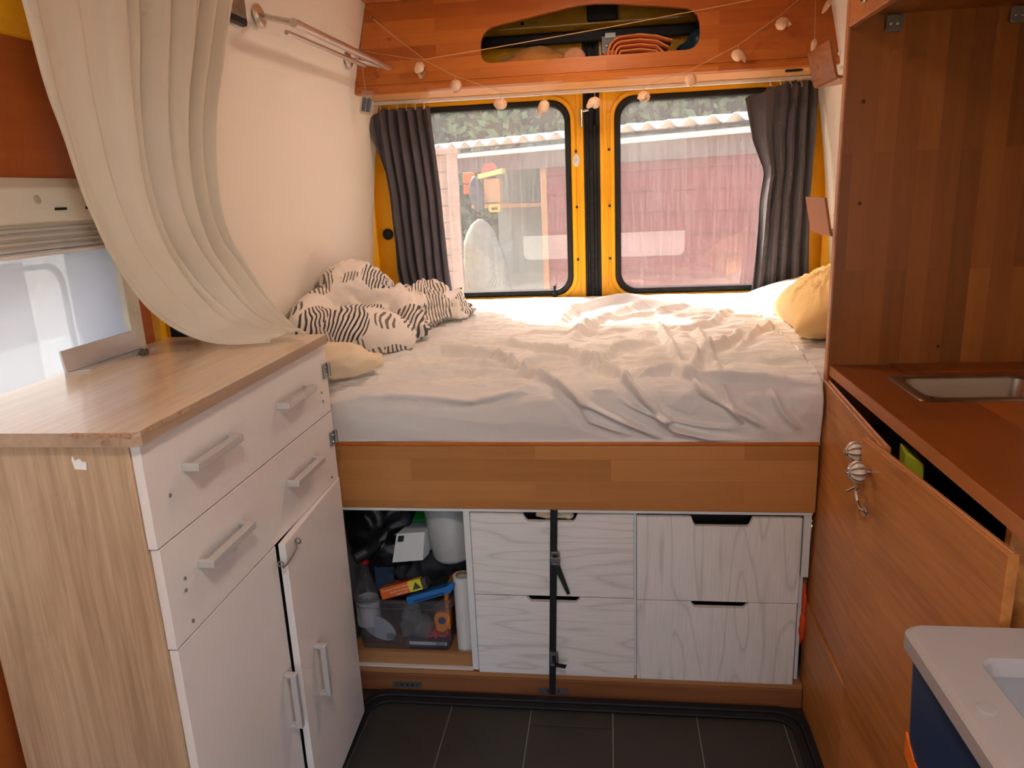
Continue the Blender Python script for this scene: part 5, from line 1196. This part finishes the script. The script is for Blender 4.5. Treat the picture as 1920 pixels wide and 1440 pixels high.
# ------------------------------------------------------------------ kitchen unit with worktop, sink and two loose doors
ku = empty('kitchen_unit', 'stained plywood kitchen unit with two doors standing open a crack', 'kitchen unit', (0.75, 1.45, 0))
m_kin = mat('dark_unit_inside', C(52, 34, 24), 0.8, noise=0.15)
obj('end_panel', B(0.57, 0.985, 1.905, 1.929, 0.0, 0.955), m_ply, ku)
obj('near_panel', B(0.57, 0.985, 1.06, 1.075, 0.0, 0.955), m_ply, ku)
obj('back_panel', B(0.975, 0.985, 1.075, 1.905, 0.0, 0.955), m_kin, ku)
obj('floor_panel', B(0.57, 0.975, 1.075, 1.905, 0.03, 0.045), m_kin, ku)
ka = MB(); t = 0.016
ka.hexa([(0.5235, 1.43, 0.325), (0.5395, 1.43, 0.325), (0.549, 1.9285, 0.325), (0.533, 1.9285, 0.325)], [(0.5185, 1.43, 0.942), (0.5345, 1.43, 0.942), (0.560, 1.9285, 0.944), (0.544, 1.9285, 0.944)])
da = obj('door', ka, m_ply, ku, bevel=0.0015, label='far plywood door beside the bed')
kl = MB(); kl.hexa([(0.522, 1.45, 0.0), (0.54, 1.45, 0.0), (0.547, 1.9285, 0.0), (0.529, 1.9285, 0.0)], [(0.5195, 1.45, 0.322), (0.537, 1.45, 0.322), (0.5445, 1.9285, 0.322), (0.5265, 1.9285, 0.322)])
obj('lower_board', kl, m_ply, ku, bevel=0.0015)
kb = MB(); kb.hexa([(0.504, 1.492, 0.015), (0.546, 1.005, 0.015), (0.562, 1.0065, 0.015), (0.520, 1.4935, 0.015)], [(0.5005, 1.492, 0.940), (0.540, 1.005, 0.937), (0.556, 1.0065, 0.937), (0.5165, 1.4935, 0.940)])
db = obj('door', kb, m_ply, ku, bevel=0.0015, label='near plywood door with the hook latch')
# routed edge beads on top
obj('edge_bead', MB().tube([(0.5175, 1.432, 0.9425), (0.5445, 1.928, 0.945)], 0.0022, 6), m_plyedge, da)
obj('edge_bead', MB().tube([(0.528, 1.432, 0.9428), (0.555, 1.928, 0.9453)], 0.0030, 6), m_plyedge, da)
obj('edge_bead', MB().tube([(0.5075, 1.49, 0.9408), (0.547, 1.007, 0.9378)], 0.0022, 6), m_plyedge, db)
def knob(parent, c, ax):
    # ribbed pumpkin-shaped ceramic knob with a metal rosette
    Q = Vector(ax).to_track_quat('Z', 'Y'); nr, nc = 14, 80
    v = []; colr = []
    for i in range(nr):
        a = PI * i / (nr - 1)
        for k in range(nc):
            ph = 2 * PI * k / nc; rib = 1 - 0.10 * abs(math.sin(4 * ph)) ** 0.5 * 0 - 0.09 * (1 - abs(math.cos(5 * ph))) ** 2
            r = 0.0225 * math.sin(a) * rib; v.append(Vector(c) + Q @ Vector((r * math.cos(ph), r * math.sin(ph), -0.0165 * math.cos(a))))
    fs = [(i * nc + k, i * nc + (k + 1) % nc, (i + 1) * nc + (k + 1) % nc, (i + 1) * nc + k) for i in range(nr - 1) for k in range(nc)]
    me = MB().add(v, fs).mesh('knob', True)
    me.materials.append(mat('white_glazed_ceramic', C(214, 206, 194), 0.3, noise=0.12, nscale=150, coat=0.3)); me.materials.append(mat('brown_wood_stripe', C(136, 98, 66), 0.4, noise=0.25, nscale=150))
    mi = [0] * len(me.polygons)
    for j, f in enumerate(fs):
        k = j % nc; s_ = (k % 8)
        mi[j] = 1 if s_ in (0, 1, 7) else 0
    me.polygons.foreach_set('material_index', mi)
    kb_ = obj('knob', me, None, parent, label='ribbed white and brown pumpkin knob')
    tip = Vector(c) + Q @ Vector((0, 0, 0.015))
    rs_ = MB().lathe([(0.0095, 0), (0.0085, 0.002), (0.005, 0.003), (0.0045, 0.0055), (0, 0.0065)], 16, tip, ax)
    obj('rosette', rs_, m_chrome, kb_)
    obj('stem', MB().lathe([(0.006, -0.03), (0.006, -0.012)], 10, c, ax), m_chrome, kb_)
ax = Vector((-1, -0.06, 0.0))
knob(da, (0.495, 1.515, 0.902), ax); knob(db, (0.478, 1.440, 0.888), Vector((-1, -0.08, 0)))
hk_ = obj('hook_latch', MB().tube([(0.492, 1.470, 0.846), (0.486, 1.462, 0.838), (0.486, 1.450, 0.822), (0.488, 1.435, 0.812), (0.494, 1.425, 0.812)], 0.003, 8), m_chrome, db)
obj('latch_eye', MB().tube([(0.494 + 0.0, 1.425 + 0.008 * math.cos(t), 0.812 + 0.007 * math.sin(t)) for t in np.linspace(0, 2 * PI, 14)], 0.0028, 8), m_chrome, hk_)
obj('latch_eye', MB().tube([(0.492, 1.470 + 0.006 * math.cos(t), 0.848 + 0.006 * math.sin(t)) for t in np.linspace(0, 2 * PI, 14)], 0.0024, 8), m_chrome, hk_)
obj('latch_pin', MB().tube([(0.490, 1.472, 0.844), (0.478, 1.490, 0.826)], 0.0026, 8), m_chrome, hk_)
# worktop with the sink cut-out
sx0, sx1, sy0, sy1 = 0.645, 0.965, 1.590, 1.805
wt = MB().ring(rrect(0.557, 1.04, 0.985, 1.9295, 0.0015, 6), rrect(sx0 + 0.012, sx1 - 0.012, sy0 + 0.012, sy1 - 0.012, 0.03, 6), 'xy', 0.960, 0.986)
wk = empty('worktop', 'stained wooden worktop around the steel sink', 'worktop', (0.77, 1.45, 0.96))
obj('worktop_board', wt, m_counter, wk)
obj('front_lipping', B(0.5535, 0.557, 0.985, 1.9295, 0.9605, 0.9855), wood('oak_lipping', C(196, 124, 66), C(142, 78, 34), 1, 2, None), wk)
obj('back_insert', B(0.70, 1.04, 1.845, 1.9290, 0.986, 0.989), m_counter, wk)
sk = empty('sink', 'small rectangular stainless steel sink set into the worktop', 'sink', (0.80, 1.70, 0.87))
rings = [rrect(sx0, sx1, sy0, sy1, 0.018, 8), rrect(sx0 + 0.003, sx1 - 0.003, sy0 + 0.003, sy1 - 0.003, 0.017, 8), rrect(sx0 + 0.022, sx1 - 0.022, sy0 + 0.022, sy1 - 0.022, 0.035, 8), rrect(sx0 + 0.026, sx1 - 0.026, sy0 + 0.026, sy1 - 0.026, 0.034, 8), rrect(sx0 + 0.034, sx1 - 0.034, sy0 + 0.034, sy1 - 0.034, 0.034, 8), rrect(sx0 + 0.06, sx1 - 0.06, sy0 + 0.06, sy1 - 0.06, 0.03, 8)]
zsn = [0.9865, 0.9895, 0.9895, 0.985, 0.905, 0.897]
n0 = len(rings[0]); v = [(x, y, z) for rg, z in zip(rings, zsn) for x, y in rg]
fs = [(k * n0 + i, k * n0 + (i + 1) % n0, (k + 1) * n0 + (i + 1) % n0, (k + 1) * n0 + i) for k in range(5) for i in range(n0)] + [tuple(range(5 * n0, 6 * n0))]
obj('basin', MB().add(v, fs), m_steel, sk, smooth=True)
obj('drain', MB().lathe([(0.022, 0), (0.022, 0.001), (0.016, 0.0015), (0, 0.0005)], 20, (0.80, 1.70, 0.8972)), m_chrome, sk)
obj('overflow_hole', MB().lathe([(0.004, 0), (0.004, 0.0006)], 10, (0.672, 1.606, 0.9896)), m_blackp, sk)
# things seen in the dark gap
me = blob([((0.70, 1.62, 0.72), (0.09, 0.10, 0.17), 0), ((0.66, 1.68, 0.78), (0.06, 0.07, 0.12), 0)], 0.014, 4); wrinkle(me, lambda p: 0.01 * mnoise.noise(p * 14)); me.materials.append(mat('plum_fabric', C(66, 44, 54), 0.8, noise=0.2))
tag(obj('fabric_pouch', me, None), 'dark plum bag inside the kitchen unit', 'bag')
tag(obj('lime_box', MB().hexa([(0.553, 1.40, 0.80), (0.578, 1.37, 0.80), (0.590, 1.44, 0.80), (0.566, 1.46, 0.80)], [(0.556, 1.42, 0.938), (0.578, 1.385, 0.925), (0.588, 1.45, 0.925), (0.566, 1.475, 0.938)]), mat('lime_plastic', C(168, 172, 40), 0.5, noise=0.1), bevel=0.003), 'lime green packet wedged behind the far plywood door', 'packet')
pt_ = MB().lathe([(0, 0), (0.11, 0), (0.125, 0.02), (0.125, 0.12), (0.120, 0.12), (0.115, 0.02), (0, 0.01)], 28, (0.73, 1.25, 0.74))
tag(obj('saucepan', pt_, mat('dark_red_enamel', C(84, 26, 20), 0.3, noise=0.1), smooth=False), 'dark red pan inside the kitchen unit below the worktop', 'pan')

# ------------------------------------------------------------------ cool box in the right foreground
cb_ = empty('cool_box', 'blue cool box with a light grey lid at the lower right', 'cool box', (0.62, 0.82, 0.38))
m_navy = mat('navy_cool_box_plastic', C(30, 52, 92), 0.45, noise=0.04)
m_lid = mat('light_grey_lid_plastic', C(166, 161, 160), 0.5, noise=0.02, bump=0.04, bscale=300)
z0, z1 = 0.807, 0.840
X0, X1, YA, YB = 0.402, 0.80, 0.56, 0.988
cbm = MB(); n_ = 6
oo = rrect(X0 + 0.010, X1 - 0.010, YA + 0.010, YB - 0.010, 0.02, n_); pp = rrect(X0 + 0.022, X1 - 0.022, YA + 0.022, YB - 0.022, 0.02, n_)
k = len(oo); cbm.add([(x, y, 0.450) for x, y in pp] + [(x, y, 0.8065) for x, y in oo], [tuple(range(k))[::-1], tuple(range(k, 2 * k))] + [(i, (i + 1) % k, (i + 1) % k + k, i + k) for i in range(k)])
obj('box_body', cbm, m_navy, cb_)
o0 = rrect(X0 + 0.004, X1 - 0.004, YA + 0.004, YB - 0.004, 0.02, 8); o1 = rrect(X0, X1, YA, YB, 0.022, 8); o2 = rrect(X0 + 0.008, X1 - 0.008, YA + 0.008, YB - 0.008, 0.018, 8)
i1 = rrect(0.466, 0.745, 0.615, 0.909, 0.022, 8); i2 = rrect(0.470, 0.741, 0.619, 0.905, 0.020, 8); i3 = rrect(0.477, 0.734, 0.626, 0.898, 0.016, 8)
seq = [(o0, z0), (o1, z0 + 0.004), (o1, z1 - 0.008), (o2, z1), (i1, z1), (i2, z1 - 0.004), (i3, z1 - 0.022)]
k = len(o0); v = [(x, y, z) for rg, z in seq for x, y in rg]
fs = [(a * k + i, a * k + (i + 1) % k, (a + 1) * k + (i + 1) % k, (a + 1) * k + i) for a in range(len(seq) - 1) for i in range(k)] + [tuple(range((len(seq) - 1) * k, len(seq) * k)), tuple(range(k))[::-1]]
ld = obj('lid', MB().add(v, fs), m_lid, cb_, bevel=0.002)
obj('recess_floor', MB().prism(rrect(0.478, 0.733, 0.627, 0.897, 0.015, 8), 'xy', z1 - 0.0218, z1 - 0.0205), mat('blue_grey_recess', C(150, 158, 168), 0.5, noise=0.02), ld)
obj('lid_stud', MB().lathe([(0.0115, 0), (0.0112, 0.0014), (0.009, 0.0022), (0, 0.0024)], 24, (0.432, 0.806, z1)), m_lid, ld)
m_or = mat('orange_trim', C(246, 120, 30), 0.4, noise=0.03)
def stripe(y0, y1, za0, zb0, za1, zb1):     # band lying proud of the sloping left side of the box
    xs_ = lambda z: X0 + 0.0095 + 0.012 * (0.8065 - z) / 0.3565 - 0.0012
    c = [(y0, za0), (y1, za1), (y1, zb1), (y0, zb0)]
    mb = MB(); mb.add([(xs_(z), y, z) for y, z in c] + [(xs_(z) + 0.003, y, z) for y, z in c], [(0, 1, 2, 3), (7, 6, 5, 4), (0, 4, 5, 1), (1, 5, 6, 2), (2, 6, 7, 3), (3, 7, 4, 0)])
    obj('orange_stripe', mb, m_or, cb_)
stripe(0.935, 0.966, 0.622, 0.655, 0.640, 0.676); stripe(0.60, 0.933, 0.575, 0.610, 0.6205, 0.654)
bn = empty('bench_box', 'plain plywood bench box under the cool box', 'bench', (0.64, 0.76, 0))
for a in ((0.39, 1.03, 0.54, 0.985, 0.43, 0.448), (0.39, 0.406, 0.54, 0.985, 0, 0.43), (1.015, 1.03, 0.54, 0.985, 0, 0.43), (0.406, 1.015, 0.54, 0.556, 0, 0.43), (0.406, 1.015, 0.969, 0.985, 0, 0.43)):
    obj('bench_panel', B(*a), m_ply, bn)

# ------------------------------------------------------------------ outside
gr = struct(obj('ground', B(-40, 40, -30, 60, -0.75, -0.70), mat('pale_gravel_yard', C(188, 180, 166), 0.9, noise=0.2, nscale=3, bump=0.3, bscale=30)), 'pale gravel yard outside the van', 'ground')
sh = empty('shed', 'maroon timber shed with a corrugated roof behind the van', 'shed', (1.2, 6.2, -0.7), rotz=math.atan2(1.9, -2.85) - PI)
# local axes: x to the right along the wall, y away from the van
m_mar = wood('maroon_painted_boards', C(138, 62, 58), C(104, 42, 42), 0, 2, None, rough=0.6, coat=0, amount=0.6)
for k in range(14):
    z0_ = 0.0 + 0.175 * k
    obj('wall_board', MB().hexa([(-2.15, 0.0, z0_), (2.4, 0.0, z0_), (2.4, 0.03, z0_), (-2.15, 0.03, z0_)], [(-2.15, 0.022, z0_ + 0.178), (2.4, 0.022, z0_ + 0.178), (2.4, 0.03, z0_ + 0.178), (-2.15, 0.03, z0_ + 0.178)]), m_mar, sh, world=False)
obj('shed_core', B(-2.1, 2.38, 0.05, 2.4, 0, 2.45), m_dark, sh, world=False)
obj('fascia_board', B(-3.6, 2.5, -0.05, -0.02, 2.35, 2.52), mat('weathered_fascia', C(112, 92, 88), 0.8, noise=0.2), sh, world=False)
obj('gutter', MB().tube([(-3.6, -0.12, 2.52), (2.5, -0.12, 2.53)], 0.024, 10), mat('white_gutter', C(232, 232, 232), 0.4, noise=0.04), sh, world=False)
xs_ = np.linspace(-3.6, 2.5, 500)
G = np.array([[(x, y, 2.62 + 0.06 * (y + 0.2) + 0.028 * math.sin(2 * PI * x / 0.19)) for x in xs_] for y in (-0.22, 1.0, 2.6)])
obj('corrugated_roof', MB().grid(G), mat('grey_corrugated_sheet', C(206, 206, 204), 0.6, noise=0.1), sh, world=False, smooth=True, solid=0.012)
obj('roof_underlay', B(-3.6, 2.5, -0.02, 2.5, 2.52, 2.56), m_dark, sh, world=False)
# open bay at the left of the shed: back boards and posts
obj('bay_back', B(-3.6, -2.15, 0.9, 0.93, 0, 2.5), mat('grey_green_board', C(122, 128, 116), 0.8, noise=0.2), sh, world=False)
obj('bay_shelf', B(-3.5, -2.16, 0.35, 0.9, 1.98, 2.02), m_shelfw, sh, world=False)
obj('bay_post', B(-2.22, -2.15, 0.0, 0.07, 0, 2.5), m_shelfw, sh, world=False)
# fence panel
fe_ = empty('fence_panel', 'weathered wooden fence panel left of the maroon shed', 'fence', (-1.75, 6.3, -0.7))
m_fence = wood('weathered_fence', C(196, 168, 148), C(150, 122, 104), 0, 2, None, rough=0.8, coat=0, amount=0.6)
for k in range(18): obj('slat', B(-2.6, -1.24, 6.32 + 0.004 * (k % 2), 6.335 + 0.004 * (k % 2), -0.7 + 0.137 * k, -0.7 + 0.137 * k + 0.132), m_fence, fe_, bevel=0.003)
obj('post', B(-1.32, -1.23, 6.27, 6.32, -0.7, 1.78), m_fence, fe_, bevel=0.004)
obj('cap_rail', B(-2.6, -1.21, 6.25, 6.36, 1.765, 1.81), m_fence, fe_, bevel=0.004)
# things standing in the open bay
gb = blob([((-1.12, 6.6, 0.55), (0.20, 0.12, 0.70), 0), ((-1.02, 6.6, 0.4), (0.16, 0.12, 0.7), 0)], 0.03, 4); wrinkle(gb, lambda p: 0.03 * mnoise.noise(p * 5)); gb.materials.append(mat('grey_green_tarp', C(140, 148, 138), 0.7, noise=0.15))
tag(obj('covered_stack', gb, None), 'grey-green tarpaulin covered stack between fence and shed', 'tarpaulin')
ob = MB().box(-1.24, -1.12, 6.55, 6.7, 1.44, 1.52).box(-1.24, -1.16, 6.55, 6.7, 1.53, 1.62)
tag(obj('crate', ob, mat('orange_crate', C(230, 110, 50), 0.5, noise=0.1), bevel=0.008), 'small orange crate seen above the fence post', 'crate')
bh = empty('bird_house', 'little wooden bird house with a red and yellow roof outside', 'bird house', (-1.0, 6.55, 1.3))
obj('house_body', B(-1.06, -0.92, 6.55, 6.67, 1.36, 1.56), mat('light_bare_wood', C(190, 150, 110), 0.7, noise=0.15), bh, bevel=0.003)
obj('house_roof', MB().prism([(-1.10, 1.56), (-0.89, 1.60), (-0.89, 1.64), (-1.10, 1.60)], 'xz', 6.5, 6.7), mat('pale_yellow_roof', C(240, 214, 130), 0.6, noise=0.05), bh)
obj('house_ridge', MB().prism([(-1.07, 1.61), (-0.95, 1.635), (-0.98, 1.69), (-1.05, 1.68)], 'xz', 6.52, 6.68), mat('faded_red_roof', C(200, 90, 76), 0.6, noise=0.1), bh)
lb_ = blob([((-1.13, 6.52, 1.46), (0.06, 0.06, 0.13), 0), ((-1.10, 6.5, 1.36), (0.05, 0.05, 0.07), 0)], 0.012, 3); lb_.materials.append(mat('charcoal_plastic', C(66, 68, 74), 0.5, noise=0.1)); lb_.polygons.foreach_set('use_smooth', [True] * len(lb_.polygons))
tag(obj('leaf_blower', lb_, None), 'charcoal garden machine hanging outside left of the bird house', 'garden machine')
hn = MB().ring(rrect(-1.02, -0.92, 1.28, 1.345, 0.02), rrect(-1.0, -0.94, 1.298, 1.327, 0.01), 'xz', 6.5, 6.53)
tag(obj('tool_handle', hn, mat('yellow_handle', C(230, 180, 80), 0.5, noise=0.05)), 'yellow tool handle below the bird house outside', 'tool')
# hedge
hg = MB(); rg_ = random.Random(5)
for k in range(16000):
    x = rg_.uniform(-7, 7); z = rg_.uniform(-0.7, 5.2); y = 10.6 + 0.8 * mnoise.noise(Vector((x * 0.7, z * 0.7, 3))) + rg_.uniform(-0.25, 0.25) - 0.35 * x * 0.3
    s_ = rg_.uniform(0.05, 0.12); a, b_, c_ = rg_.uniform(0, 6.28), rg_.uniform(-1, 1), rg_.uniform(0, 6.28)
    e1 = Vector((math.cos(a) * math.cos(b_), math.sin(a) * math.cos(b_), math.sin(b_))) * s_; e2 = e1.cross(Vector((math.sin(c_), math.cos(c_), 0.4))).normalized() * s_ * 0.5; p0 = Vector((x, y, z))
    hg.add([p0 - e1, p0 + e2, p0 + e1, p0 - e2], [(0, 1, 2, 3)])
hd_ = empty('hedge', 'tall green hedge behind the shed roof', 'hedge', (0, 10.6, -0.7))
lf = obj('leaves', hg, mat('hedge_leaf', C(110, 132, 84), 0.7, noise=0.3, nscale=3), hd_); lf['kind'] = 'stuff'
core = MB(); core.box(-7.5, 7.5, 11.2, 12.0, -0.7, 5.0); obj('hedge_core', core, mat('dark_hedge_inside', C(52, 66, 42), 0.9, noise=0.3, nscale=2), hd_)
# pale house opposite the side window
hs = MB().box(-7.2, -6.8, -4, 8, -0.7, 0.9)
tag(obj('garden_wall', hs, mat('pale_render', C(226, 224, 218), 0.9, noise=0.05, nscale=2)), 'pale rendered garden wall outside the side window', 'wall')
